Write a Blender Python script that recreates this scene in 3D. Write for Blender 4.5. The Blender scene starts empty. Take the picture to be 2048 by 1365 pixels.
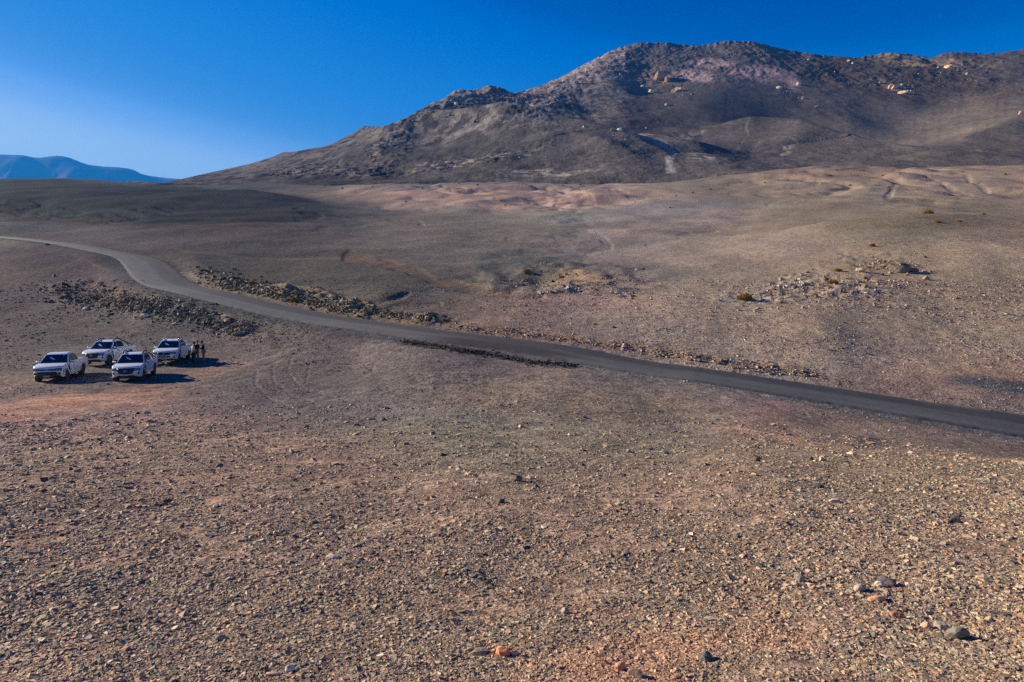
import bpy, bmesh, math, random
import numpy as np
from mathutils import Vector, Matrix

# ------------------------------------------------------------------ camera, sky, sun, exposure
SC = bpy.context.scene
COL = SC.collection
F = 1365.0                                   # focal length in photo pixels (2048 wide)
PITCH = math.atan(132.5 / F)
SUN_EL = math.radians(21.5)
SUN_DIR = Vector((-0.93, 0.37, 0)).normalized() * math.cos(SUN_EL) + Vector((0, 0, math.sin(SUN_EL)))

cd = bpy.data.cameras.new("camera"); cam = bpy.data.objects.new("camera", cd); COL.objects.link(cam)
cd.sensor_width = 36.0; cd.lens = 36.0 * F / 2048.0
cd.clip_start = 0.1; cd.clip_end = 90000
cam.location = (0, 0, 0); cam.rotation_euler = (math.pi / 2 - PITCH, 0, 0)
SC.camera = cam

wd = bpy.data.worlds.new("World"); SC.world = wd; wd.use_nodes = True
wn = wd.node_tree; wn.nodes.clear()
sky = wn.nodes.new("ShaderNodeTexSky"); sky.sky_type = 'NISHITA'; sky.sun_disc = False
sky.sun_elevation = SUN_EL; sky.sun_rotation = math.atan2(SUN_DIR.x, SUN_DIR.y)
sky.altitude = 3800; sky.air_density = 1.0; sky.dust_density = 0.5; sky.ozone_density = 3.0
EXPO = 1.2
vm = wn.nodes.new("ShaderNodeVectorMath"); vm.operation = 'SCALE'; vm.inputs['Scale'].default_value = 0.1
cv = wn.nodes.new("ShaderNodeRGBCurve")                    # deep, polarised high-altitude blue
k_ = 1 / 2 ** EXPO
for ci, pts in enumerate((((0, 0), (.118, .004), (.16, .075), (.185, .23), (.24, .62), (.30, .74), (1, 1.2)),
                          ((0, 0), (.155, .045), (.168, .09), (.223, .185), (.30, .30), (.341, .47), (.435, .86), (.5, .93), (1, 1.3)),
                          ((0, 0), (.308, .34), (.341, .50), (.448, .655), (.58, .76), (.64, .94), (.82, 1.08), (1, 1.15)))):
    c = cv.mapping.curves[ci]
    while len(c.points) > 2: c.points.remove(c.points[1])
    c.points[0].location = (0, 0); c.points[-1].location = (pts[-1][0], pts[-1][1] * k_)
    for p_ in pts[1:-1]: c.points.new(p_[0], p_[1] * k_)
cv.mapping.update()
vm2 = wn.nodes.new("ShaderNodeVectorMath"); vm2.operation = 'SCALE'; vm2.inputs['Scale'].default_value = 10.0
bg = wn.nodes.new("ShaderNodeBackground"); bg.inputs['Strength'].default_value = 0.10
wo = wn.nodes.new("ShaderNodeOutputWorld")
wn.links.new(sky.outputs[0], vm.inputs[0]); wn.links.new(vm.outputs[0], cv.inputs['Color']); wn.links.new(cv.outputs[0], vm2.inputs[0]); wn.links.new(vm2.outputs[0], bg.inputs['Color'])
wn.links.new(bg.outputs[0], wo.inputs['Surface'])

sl = bpy.data.lights.new("sun", 'SUN'); sl.energy = 5.0; sl.angle = math.radians(0.55); sl.color = (1.0, 0.86, 0.66)
so = bpy.data.objects.new("sun", sl); COL.objects.link(so)
so.rotation_euler = SUN_DIR.to_track_quat('Z', 'Y').to_euler()
SC.view_settings.view_transform = 'Standard'; SC.view_settings.look = 'None'
SC.view_settings.exposure = EXPO; SC.view_settings.gamma = 1.0
SC.render.engine = 'CYCLES'
SC.cycles.use_denoising = False; SC.cycles.max_bounces = 5; SC.cycles.volume_bounces = 0; SC.cycles.diffuse_bounces = 2

rng = np.random.default_rng(11); random.seed(11)

# ------------------------------------------------------------------ helpers
def lin(*c):
    return tuple((x / 255 / 12.92) if x <= 10 else ((x / 255 + 0.055) / 1.055) ** 2.4 for x in c)

def tag(o, label=None, cat=None, group=None, kind=None):
    if label: o['label'] = label
    if cat: o['category'] = cat
    if group: o['group'] = group
    if kind: o['kind'] = kind
    return o

def np_mesh(name, V, Fc, mat, smooth=True, col=None, parent=None, extra=None):
    """V (n,3); Fc (m,k) uniform faces"""
    me = bpy.data.meshes.new(name)
    V = np.ascontiguousarray(V, np.float32); Fc = np.ascontiguousarray(Fc, np.int32)
    me.vertices.add(len(V)); me.vertices.foreach_set("co", V.ravel())
    m, k = Fc.shape
    me.loops.add(m * k); me.loops.foreach_set("vertex_index", Fc.ravel())
    me.polygons.add(m); me.polygons.foreach_set("loop_start", np.arange(0, m * k, k, dtype=np.int32))
    me.polygons.foreach_set("use_smooth", np.full(m, smooth))
    me.update(calc_edges=True)
    if col is not None:
        a = me.color_attributes.new("col", 'FLOAT_COLOR', 'POINT')
        c4 = np.ones((len(V), 4), np.float32); c4[:, :3] = col
        a.data.foreach_set("color", c4.ravel())
    for kx, arr in (extra or {}).items():
        a = me.attributes.new(kx, 'FLOAT', 'POINT'); a.data.foreach_set("value", np.ascontiguousarray(arr, np.float32))
    me.materials.append(mat)
    o = bpy.data.objects.new(name, me); COL.objects.link(o)
    if parent: o.parent = parent
    return o

def bm_obj(name, bm, mat, parent=None, smooth=True, bevel=0, seg=2):
    bmesh.ops.recalc_face_normals(bm, faces=bm.faces)
    me = bpy.data.meshes.new(name); bm.to_mesh(me); bm.free()
    for p in me.polygons: p.use_smooth = smooth
    for m in (mat if isinstance(mat, (list, tuple)) else [mat]): me.materials.append(m)
    o = bpy.data.objects.new(name, me); COL.objects.link(o)
    if parent: o.parent = parent
    if bevel:
        b = o.modifiers.new("bevel", 'BEVEL'); b.width = bevel; b.segments = seg; b.limit_method = 'ANGLE'; b.angle_limit = math.radians(35)
        if smooth: o.modifiers.new("wn", 'WEIGHTED_NORMAL')
    return o

def thing(name, label, cat, loc=(0, 0, 0), rz=0, group=None):
    o = bpy.data.objects.new(name, None); COL.objects.link(o); o.empty_display_size = .3
    o.location = loc; o.rotation_euler = (0, 0, rz)
    return tag(o, label, cat, group)

def copy_thing(o):
    c = o.copy(); COL.objects.link(c)
    for ch in o.children:
        d = ch.copy(); COL.objects.link(d); d.parent = c
        for g in ch.children:
            e = g.copy(); COL.objects.link(e); e.parent = d
    return c

# ---- noise
def _hash(ix, iy, seed):
    h = (ix.astype(np.int64) * 374761393 + iy.astype(np.int64) * 668265263 + seed * 1442695041) & 0xFFFFFFFF
    h = ((h ^ (h >> 13)) * 1274126177) & 0xFFFFFFFF
    h = h ^ (h >> 16)
    return h
def pn(x, y, seed=0):
    x = np.asarray(x, float); y = np.asarray(y, float)
    x0 = np.floor(x); y0 = np.floor(y); fx = x - x0; fy = y - y0
    u = fx * fx * fx * (fx * (fx * 6 - 15) + 10); v = fy * fy * fy * (fy * (fy * 6 - 15) + 10)
    def g(dx, dy):
        a = _hash(x0 + dx, y0 + dy, seed) * (2 * np.pi / 4294967296.0)
        return np.cos(a) * (fx - dx) + np.sin(a) * (fy - dy)
    a = g(0, 0); b = g(1, 0); c = g(0, 1); d = g(1, 1)
    return 1.5 * ((a * (1 - u) + b * u) * (1 - v) + (c * (1 - u) + d * u) * v)
def fbm(x, y, octv=4, seed=0, gain=.5):
    s = 0; amp = 1; f = 1
    for i in range(octv):
        s = s + amp * pn(x * f + 17.3 * i, y * f - 9.1 * i, seed + i); amp *= gain; f *= 2.03
    return s
def ridged(x, y, octv=4, seed=0, gain=.5):
    s = 0; amp = 1; f = 1
    for i in range(octv):
        s = s + amp * (1 - 2 * np.abs(pn(x * f + 7.7 * i, y * f + 3.1 * i, seed + i))); amp *= gain; f *= 2.07
    return s
def sst(a, b, x):
    t = np.clip((x - a) / (b - a), 0, 1); return t * t * (3 - 2 * t)

# ---- photo pixel <-> world. The camera stands at the origin.
cP, sP = math.cos(PITCH), math.sin(PITCH)
def ray(u, v):
    x = (np.asarray(u, float) - 1024) / F; y = -(np.asarray(v, float) - 682.5) / F
    return x, cP + y * sP, -sP + y * cP
def at(u, v, Y):
    x, y, z = ray(u, v); k = Y / y
    return np.array([x * k, y * k, z * k])
def proj(X, Y, Z):
    f = Y * cP - Z * sP; up = Y * sP + Z * cP
    f = np.where(f < .05, .05, f)
    return 1024 + F * X / f, 682.5 - F * up / f

class TPS:
    KA = 2.6
    def __init__(s, pts, c=3.0, lam=1e-4):
        s.c = c
        P = np.array([at(*p) for p in pts])
        r = np.hypot(P[:, 0], P[:, 1]); az = np.arctan2(P[:, 0], P[:, 1])
        s.A = np.stack([az * s.KA, np.log(r + c)], 1); w = P[:, 2] / (r + c)
        n = len(w); K = s.phi(s.A, s.A) + lam * np.eye(n)
        Q = np.hstack([np.ones((n, 1)), s.A])
        M = np.block([[K, Q], [Q.T, np.zeros((3, 3))]])
        s.sol = np.linalg.solve(M, np.concatenate([w, np.zeros(3)]))
    @staticmethod
    def phi(a, b):
        d2 = ((a[:, None, :] - b[None, :, :]) ** 2).sum(-1)
        return .5 * d2 * np.log(d2 + 1e-12)
    def z(s, az, r):
        sh = np.shape(az); az = np.ravel(az); r = np.ravel(r); out = np.empty(len(az))
        for i in range(0, len(az), 20000):
            q = np.stack([az[i:i + 20000] * s.KA, np.log(r[i:i + 20000] + s.c)], 1)
            K = s.phi(q, s.A)
            out[i:i + 20000] = K @ s.sol[:-3] + s.sol[-3] + q @ s.sol[-2:]
        return (out * (r + s.c)).reshape(sh)

# ------------------------------------------------------------------ road edges traced on the plain
LO = [(-150, 466, 205), (0, 475.5, 168), (60, 481, 155), (103, 487, 145), (171, 500.5, 135), (222, 512, 128), (240, 523, 122), (252, 540, 112), (266, 557, 103), (290, 570.5, 96), (342, 582.5, 88),
      (410, 599.6, 82), (513, 625, 75), (598, 642, 71), (697, 656, 66.5), (803, 673, 62), (1024, 703, 57), (1147, 724, 54), (1300, 750, 51), (1397, 763, 49.5),
      (1666, 808, 47), (1850, 838, 45.5), (2048, 874, 44), (2300, 925, 42)]
UP = [(-150, 463.5), (0, 472), (103, 482), (171, 494), (239, 507), (284, 516), (308, 530), (328, 550), (359, 567), (410, 582), (478, 596), (581, 613),
      (697, 634), (803, 650), (1024, 676), (1147, 692), (1300, 722), (1397, 734), (1666, 774), (1850, 802), (2048, 829), (2300, 868)]
def densify(P, n):
    P = np.array(P, float); d = np.r_[0, np.cumsum(np.hypot(*np.diff(P[:, :2], axis=0).T))]
    # smooth through points by Catmull-Rom on chord parameter
    t = np.linspace(0, d[-1], n); out = []
    for q in t:
        i = min(max(np.searchsorted(d, q) - 1, 0), len(P) - 2); k = (q - d[i]) / (d[i + 1] - d[i])
        p0 = P[max(i - 1, 0)]; p1 = P[i]; p2 = P[i + 1]; p3 = P[min(i + 2, len(P) - 1)]
        h = d[i + 1] - d[i]
        m1 = (p2 - p0) / (d[i + 1] - d[max(i - 1, 0)]) * h; m2 = (p3 - p1) / (d[min(i + 2, len(P) - 1)] - d[i]) * h
        out.append((2 * k**3 - 3 * k**2 + 1) * p1 + (k**3 - 2 * k**2 + k) * m1 + (-2 * k**3 + 3 * k**2) * p2 + (k**3 - k**2) * m2)
    return np.array(out)
LOd = densify(LO, 260); UPd = densify([(a, b, 0) for a, b in UP], 400)
LOw = np.array([at(*p) for p in LOd])
tan_ = np.gradient(LOw[:, :2], axis=0); tan_ /= np.linalg.norm(tan_, axis=1)[:, None]
nrm = np.stack([-tan_[:, 1], tan_[:, 0]], 1)                # points away from the camera
UPw = []
ROADW = 7.8
for i, p in enumerate(LOw):
    q = p[:2] + nrm[i] * ROADW
    # elevation such that the far edge falls on the traced upper line
    x, _ = proj(q[0], q[1], p[2])
    z = p[2]
    for _ in range(3):
        x, _v = proj(q[0], q[1], z)
        vv = np.interp(float(x), UPd[:, 0], UPd[:, 1])
        xx, yy, zz = ray(float(x), vv); z = zz / yy * q[1]
    UPw.append((q[0], q[1], z))
UPw = np.array(UPw)
k = np.ones(9) / 9
for j in (2,):
    dz = UPw[:, 2] - LOw[:, 2]; dz = np.convolve(np.pad(dz, 4, mode='edge'), k, 'valid'); UPw[:, 2] = LOw[:, 2] + np.clip(dz, -.3, 1.0)
CEN = (LOw + UPw) / 2

# ------------------------------------------------------------------ ground height
G = []
for u in (-500, 0, 500, 1024, 1500, 2048, 2600):
    G += [(u, 1365, 5.5), (u, 1250, 6.9), (u, 1130, 9.2)]
for u, a, b in ((-500, 12.2, 20), (0, 12.2, 20), (512, 12.0, 19.6), (1024, 11.8, 18.5), (1536, 11.8, 18), (2048, 11.8, 18), (2600, 11.8, 18)):
    G += [(u, 1030, a), (u, 925, b)]
G += [(u, 815, 35) for u in (-400, 0, 400)] + [(760, 835, 32), (1024, 862, 28), (1300, 872, 27), (1536, 888, 26), (1800, 905, 24.5), (2048, 925, 23.5), (2500, 960, 23)]
for u in (-300, 0, 250, 500, 700):                             # car park: a level pad
    for v in (765, 728):
        x, y, z = ray(u, v); G.append((u, v, float(y * (-7.1) / z)))
G += [(0, 690, 66), (250, 685, 67), (500, 690, 64), (0, 640, 84), (250, 640, 80), (450, 640, 75), (0, 590, 102), (150, 590, 98), (0, 540, 124), (150, 540, 118), (0, 505, 145),
      (850, 780, 38.5), (850, 730, 47), (1150, 800, 36.5), (1400, 830, 37), (1700, 870, 35.5), (2000, 900, 37), (1150, 755, 44.5), (1500, 850, 34)]
for i in range(6, 260, 16):
    for W in (LOw, UPw):
        p = W[i]; uu, vv = proj(*p); G.append((float(uu), float(vv), float(p[1])))
G += [(1024, 640, 74), (1024, 600, 88), (1024, 560, 108), (1024, 520, 136), (1024, 480, 182), (1024, 440, 250), (1024, 402, 350), (1024, 367, 500), (1024, 375, 640)]
G += [(760, 600, 84), (760, 560, 104), (760, 520, 135), (760, 480, 182), (760, 440, 255), (760, 402, 350), (760, 369, 500), (760, 378, 640)]
G += [(550, 575, 98), (500, 540, 115), (500, 505, 145), (520, 470, 185), (520, 440, 240), (500, 425, 275), (500, 386, 345), (500, 394, 410), (500, 374, 500), (540, 368, 600), (540, 385, 800)]
G += [(640, 432, 255), (660, 405, 350), (650, 373, 520)]
G += [(380, 520, 128), (360, 490, 160), (360, 465, 195), (370, 443, 240), (370, 427, 275), (370, 388, 340), (370, 396, 400), (370, 378, 520), (380, 371, 640), (380, 385, 850)]
G += [(250, 500, 150), (250, 470, 185), (250, 448, 225), (250, 428, 265), (250, 400, 320), (250, 404, 370), (250, 386, 450), (250, 365, 650), (250, 378, 900)]
G += [(120, 478, 185), (120, 455, 225), (120, 438, 260), (130, 408, 315), (130, 398, 360), (130, 380, 470), (130, 357, 650), (130, 372, 900)]
G += [(0, 462, 205), (0, 445, 250), (0, 432, 285), (0, 408, 330), (0, 396, 370), (0, 380, 480), (0, 360, 650), (0, 372, 900), (-400, 470, 190), (-400, 420, 330), (-400, 365, 650), (-400, 380, 900), (-400, 560, 110)]
G += [(1350, 640, 73), (1350, 595, 84), (1350, 555, 103), (1350, 515, 128), (1350, 478, 170), (1350, 440, 235), (1350, 400, 335), (1350, 364, 480), (1350, 374, 640)]
G += [(1650, 660, 70), (1650, 600, 84), (1650, 540, 105), (1650, 490, 130), (1650, 447, 160), (1650, 451, 185), (1650, 428, 240), (1650, 392, 320), (1650, 362, 400), (1650, 334, 490), (1650, 345, 620)]
G += [(1500, 560, 98), (1500, 510, 128), (1500, 474, 158), (1500, 476, 180), (1500, 440, 240), (1500, 375, 400), (1500, 346, 490), (1500, 360, 640)]
G += [(1850, 700, 67), (1850, 600, 86), (1850, 500, 120), (1850, 431, 152), (1850, 434, 180), (1850, 412, 240), (1850, 380, 330), (1850, 336, 470), (1850, 350, 620)]
G += [(2048, 700, 68), (2048, 600, 88), (2048, 500, 120), (2048, 430, 155), (2048, 434, 185), (2048, 412, 240), (2048, 380, 320), (2048, 332, 460), (2048, 348, 620)]
G += [(2500, 700, 66), (2500, 500, 120), (2500, 430, 160), (2500, 380, 320), (2500, 330, 470), (2500, 350, 640), (2500, 850, 57)]
GT = TPS(G)

AZM = math.radians(44)
azf = np.linspace(-AZM, AZM, 900); azo = np.linspace(AZM, math.pi, 46)[1:]
AZ = np.concatenate([-azo[::-1], azf, azo])
R = np.concatenate([np.linspace(0.05, 2.4, 10), np.exp(np.linspace(math.log(2.6), math.log(1500), 800))])
A2, R2 = np.meshgrid(AZ, R, indexing='ij')
AC = np.clip(A2, -AZM, AZM)
cf = (slice(45 - 1 + 1, 45 + 900),)
Zf = np.empty_like(A2)
nz = len(azo)
Zf[nz:nz + 900] = GT.z(A2[nz:nz + 900], R2[nz:nz + 900])
Zf[:nz] = Zf[nz]; Zf[nz + 900:] = Zf[nz + 899]
# close to and behind the viewer: the knoll the photographer stands on
Z0 = -1.75 - .02 * R2
Zf = np.where(R2 < 4.2, Z0 + (Zf - Z0) * sst(1.0, 4.2, R2), Zf)
back = sst(AZM, 2.2, np.abs(A2))
Zf = Zf * (1 - back) + (-1.9 - 0.12 * R2 ** .9) * back
X2 = R2 * np.sin(A2); Y2 = R2 * np.cos(A2)
U2, V2 = proj(X2, Y2, Zf)

def wobble(U, V, s=1.0, seed=3):
    return U + 14 * s * fbm(U / 90, V / 40, 3, seed), V + 6 * s * fbm(U / 90, V / 40, 3, seed + 40)
Uw, Vw = wobble(U2, V2)
def blob(U, V, cu, cv, ru, rv, ang=0, soft=.5):
    a = math.radians(ang); du = U - cu; dv = V - cv
    x = (du * math.cos(a) + dv * math.sin(a)) / ru; y = (-du * math.sin(a) + dv * math.cos(a)) / rv
    d = np.hypot(x, y)
    return 1 - sst(1 - soft, 1 + soft * .4, d)
def line(U, V, pts, w, vs=2.0):
    best = np.full(np.shape(U), 1e9); pts = np.array(pts, float)
    for a, b in zip(pts[:-1], pts[1:]):
        dx, dy = b[0] - a[0], (b[1] - a[1]) * vs
        t = np.clip(((U - a[0]) * dx + (V - a[1]) * vs * dy) / (dx * dx + dy * dy), 0, 1)
        best = np.minimum(best, np.hypot(U - a[0] - t * dx, (V - a[1]) * vs - t * dy))
    return 1 - sst(w * .5, w * 1.2, best)
nearg = (R2 < 1000) & (Y2 > 1)

# relief on top of the surveyed surface: octaves fade out when finer than the mesh can carry
relief = np.zeros_like(Zf)
for lam, amp, dmin, dmax in ((70, .75, 110, 5000), (34, .62, 95, 900), (15, .17, 26, 900), (7, .085, 14, 420), (3.2, .05, 3, 190), (1.5, .028, 2, 95), (.7, .016, 1, 42), (.33, .01, 0, 20)):
    m = sst(dmin * .6, dmin * 1.3, R2) * (1 - sst(dmax * .6, dmax, R2))
    relief += m * amp * fbm(X2 / lam, Y2 / lam, 2, int(lam * 10) + 5)
# wind- and water-laid streaks running across the slope
m = sst(60, 110, R2)
relief += m * .42 * pn(X2 / 62 + .5 * pn(X2 / 60, Y2 / 30, 95), Y2 / 15 + .8 * pn(X2 / 45, Y2 / 45, 91), 92) * (1 - sst(500, 700, R2))
pad = blob(U2, V2, 250, 725, 420, 75) * (R2 < 80) * (R2 > 28)
relief *= (1 - .75 * pad)
Zg = Zf + relief
# gullied foothills
pinkR = blob(Uw, Vw, 1850, 365, 420, 42) * (R2 > 230) * (R2 < 640)
pinkC = blob(Uw, Vw, 1010, 388, 350, 34) * (R2 > 250) * (R2 < 640)
darkL = np.clip(blob(Uw, Vw, 110, 400, 560, 44, 4, .35) + blob(Uw, Vw, 430, 408, 230, 30, 3, .35), 0, 1) * (R2 > 235)
Zg -= (pinkR + .8 * pinkC) * 2.4 * np.clip(ridged(X2 / 52 + .4 * pn(Y2 / 60, X2 / 60, 8), Y2 / 110, 3, 77) - .5, 0, 2)
gul = np.clip(blob(U2, V2, 70, 422, 110, 14, 4) + blob(U2, V2, 265, 432, 110, 16, -6), 0, 1) * (R2 > 235) * (R2 < 420)
Zg -= gul * 1.5 * np.clip(ridged((X2 + 1.3 * Y2) / 15, (Y2 - X2) / 60, 3, 78) - .5, 0, 2)
Zg += (pinkR + pinkC) * 1.6 * fbm(X2 / 40, Y2 / 40, 3, 55)
for pts_, w_, d_ in (([(1782, 368), (1778, 380), (1774, 394)], 5, 1.7), ([(1860, 352), (1885, 366), (1896, 380), (1935, 392)], 5, 1.9), ([(1936, 350), (1942, 362), (1965, 376)], 5, 1.7), ([(1100, 372), (1150, 384), (1185, 396), (1110, 402)], 4, 1.3), ([(985, 398), (1060, 404), (1110, 413), (1060, 420)], 5, 1.5),
                     ([(1235, 376), (1262, 388), (1295, 394)], 4, 1.2), ([(780, 442), (840, 440), (850, 446)], 5, 1.2), ([(560, 462), (700, 452), (860, 446)], 5, .8), ([(590, 420), (640, 434), (600, 440)], 5, 1.4), ([(1190, 478), (1215, 490), (1180, 505)], 7, .9), ([(1020, 482), (1120, 474), (1180, 466)], 5, .7),
                     ([(1300, 487), (1380, 476), (1440, 462)], 5, .7), ([(1540, 410), (1560, 404), (1600, 400)], 5, 1.0), ([(1460, 384), (1540, 378), (1640, 360)], 5, 1.2)):
    sg_ = (R2 > 90) & (R2 < 650) & (Y2 > 1); Zg[sg_] -= d_ * .3 * line(Uw[sg_], Vw[sg_], pts_, w_ * 1.3, 1.6) * (.6 + .5 * fbm(X2[sg_] / 8, Y2[sg_] / 8, 2, 96))
# the dark ravine wall above the road bend, seen as a step
Zg += .9 * blob(U2, V2, 1120, 560, 200, 40) * fbm(X2 / 9, Y2 / 9, 3, 61) * (R2 > 60)
# long low mounds of the dark hills at the left
for pts_, H_, w0 in (([(150, 408, 320), (260, 396, 330), (370, 389, 340), (500, 386, 345), (600, 405, 330), (680, 430, 300)], 1.8, 22), ([(-200, 405, 330), (0, 400, 340), (130, 404, 330), (240, 425, 290)], 2.5, 20), ([(-100, 380, 480), (130, 378, 480), (330, 382, 450)], 2, 40)):
    P_ = np.array([at(*p)[:2] for p in pts_]); sel = (R2 > 200) & (R2 < 620) & (A2 < .1) & (A2 > -.9); mx_, my_ = X2[sel], Y2[sel]; bd = np.full(mx_.shape, 1e9); tt_ = np.zeros(mx_.shape)
    for i in range(len(P_) - 1):
        a_, b_ = P_[i], P_[i + 1]; d_ = b_ - a_; t_ = np.clip(((mx_ - a_[0]) * d_[0] + (my_ - a_[1]) * d_[1]) / (d_ @ d_), 0, 1)
        q_ = np.hypot(mx_ - a_[0] - t_ * d_[0], my_ - a_[1] - t_ * d_[1]); m_ = q_ < bd; bd[m_] = q_[m_]; tt_[m_] = ((i + t_) / (len(P_) - 1))[m_]
    Zg[sel] += H_ * np.exp(-np.abs(bd / w0) ** 1.5) * np.sin(np.pi * np.clip(tt_ * .96 + .02, 0, 1)) ** .7
# spoil banks beside the road
bankN = (blob(Uw, Vw, 250, 603, 190, 34, 14, .4) + .8 * blob(Uw, Vw, 425, 640, 130, 22, 20, .4)) * (R2 > 60) * (R2 < 130)
bankF = (line(Uw, Vw, [(430, 556), (520, 578), (620, 598), (720, 618)], 30, 1.8) + .7 * line(Uw, Vw, [(700, 608), (790, 632), (880, 640)], 16, 1.8)) * (R2 > 60) * (R2 < 140)
bankR = line(Uw, Vw, [(900, 650), (1100, 672), (1300, 700), (1500, 728), (1600, 742)], 12, 1.8) * (R2 > 45) * (R2 < 90)
rim = .5 * blob(U2, V2, 1740, 528, 110, 20, 3) * (R2 > 60)
Zg += bankN * (.1 + .5 * np.abs(fbm(X2 / 5, Y2 / 5, 4, 31))) + bankF * (.25 + .7 * np.abs(fbm(X2 / 4, Y2 / 4, 4, 32))) + bankR * (.08 + .18 * np.abs(fbm(X2 / 3, Y2 / 3, 3, 33)))
Zg += (blob(U2, V2, 1500, 595, 90, 14) + blob(U2, V2, 1650, 575, 150, 30) + rim) * .35 * np.abs(fbm(X2 / 3, Y2 / 3, 4, 34)) * (R2 > 55)
# drainage cut that ends at the road (dark notch)
cut = line(U2, V2, [(715, 612), (760, 606), (800, 597), (815, 590)], 8, 1.6) + .6 * line(U2, V2, [(740, 622), (810, 612), (880, 610)], 7, 1.6)
Zg -= np.clip(cut, 0, 1) * .16 * (R2 > 60) * (R2 < 120)
# dry gravel wash
wash = np.clip(line(Uw, Vw, [(1130, 425), (1150, 460), (1130, 500), (1060, 520), (980, 530)], 44, 1.6), 0, 1) * (R2 > 90)
Zg += wash * .35 * fbm(X2 / 10, Y2 / 14, 3, 36)
# tyre tracks (ruts) : list of pixel polylines, width px
TR = [([(470, 762), (600, 722), (760, 692), (830, 690)], 2), ([(480, 792), (640, 748), (800, 708), (900, 712)], 2), ([(560, 806), (800, 772), (1000, 788), (1150, 800)], 2), ([(880, 800), (1000, 768), (1150, 758), (1300, 780)], 2), ([(700, 700), (820, 740), (1000, 760), (1250, 790)], 2), ([(0, 640), (120, 650), (300, 668), (440, 690)], 2), ([(60, 560), (110, 600), (90, 640)], 2), ([(150, 520), (215, 545), (250, 590)], 3), 
      ([(160, 800), (300, 780), (420, 752), (500, 725), (600, 690), (660, 668)], 4), ([(200, 812), (330, 790), (450, 760), (540, 728), (640, 690), (700, 672)], 4),
      ([(60, 790), (160, 775), (260, 765)], 3), ([(0, 800), (90, 785), (200, 765), (230, 762)], 3), ([(430, 735), (520, 706), (600, 676)], 3),
      ([(560, 715), (545, 735), (548, 765), (580, 790), (640, 812)], 3), ([(590, 700), (575, 740), (600, 775), (680, 800), (740, 812)], 3),
      ([(515, 740), (510, 770), (540, 800), (600, 828)], 3), ([(660, 690), (690, 700), (750, 720), (745, 745)], 3), ([(620, 720), (612, 770)], 2),
      ([(600, 820), (700, 790), (830, 770)], 3), ([(1815, 600), (1880, 640), (1930, 680)], 2), ([(1845, 604), (1905, 640), (1945, 662)], 2),
      ([(1540, 525), (1600, 480), (1640, 460)], 2), ([(1560, 520), (1625, 480)], 2), ([(1300, 655), (1500, 675), (1700, 690), (2048, 705)], 3),
      ([(1500, 690), (1750, 715), (2048, 735)], 3), ([(1600, 700), (1800, 725), (2048, 750)], 3), ([(1650, 780), (1850, 795), (2048, 806)], 3)]
rut = np.zeros_like(Zf)
nr = (R2 < 190) & (Y2 > 5) & (U2 > -60) & (U2 < 2110)
for pts, w in TR:
    rut[nr] = np.maximum(rut[nr], line(U2[nr], V2[nr], pts, w, 2.2))
rut *= (.6 + .4 * sst(-.2, .3, fbm(X2 / 4, Y2 / 4, 2, 99)))
Zg -= rut * .04
dirt = np.zeros_like(Zf)
dirt[nr] = line(Uw[nr], Vw[nr], [(690, 517), (760, 526), (850, 552), (950, 577), (1080, 596)], 15, 1.7)
dirt2 = np.zeros_like(Zf)
nr2 = (R2 > 50) & (R2 < 260) & (Y2 > 5)
dirt2[nr2] = np.maximum(line(U2[nr2], V2[nr2], [(280, 478), (370, 500), (470, 512), (640, 515), (720, 518)], 4, 1.7), line(U2[nr2], V2[nr2], [(1080, 598), (1200, 615), (1350, 640), (1500, 662), (1700, 690)], 8, 1.7) * .7)
Zg -= dirt * .22
# grade the road bed in
near = (R2 > 35) & (R2 < 260) & (Y2 > 0) & (np.abs(A2) < .9)
qx, qy = X2[near], Y2[near]; gz = Zg[near]
tt = np.full(qx.shape, 99.); zr = np.zeros(qx.shape); bestd = np.full(qx.shape, 1e9)
for i in range(0, 259):
    a, b = CEN[i], CEN[i + 1]; d = b[:2] - a[:2]; L2 = d @ d
    t = np.clip(((qx - a[0]) * d[0] + (qy - a[1]) * d[1]) / L2, 0, 1)
    dx = qx - a[0] - t * d[0]; dy = qy - a[1] - t * d[1]; dd = dx * dx + dy * dy
    mk = dd < bestd
    if not mk.any(): continue
    bestd[mk] = dd[mk]
    n = np.array([-d[1], d[0]]) / math.sqrt(L2)
    lat = (dx * n[0] + dy * n[1])[mk]
    zc = (a[2] + (b[2] - a[2]) * t)[mk]; sl_ = ((UPw[i, 2] - LOw[i, 2]) / ROADW)
    zr[mk] = zc + np.clip(lat, -5, 5) * sl_; tt[mk] = lat
dist = np.sqrt(bestd)
w = 1 - sst(4.0, 9.0, dist)
gz = gz * (1 - w) + (zr - .10 - .10 * sst(3.4, 5.5, dist)) * w + .05 * w * fbm(qx / 1.3, qy / 1.3, 2, 12) * (dist > 4.2)
Zg[near] = gz
RD = np.full_like(Zf, 99.); RD[near] = dist; RLAT = np.full_like(Zf, 99.); RLAT[near] = tt

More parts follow.
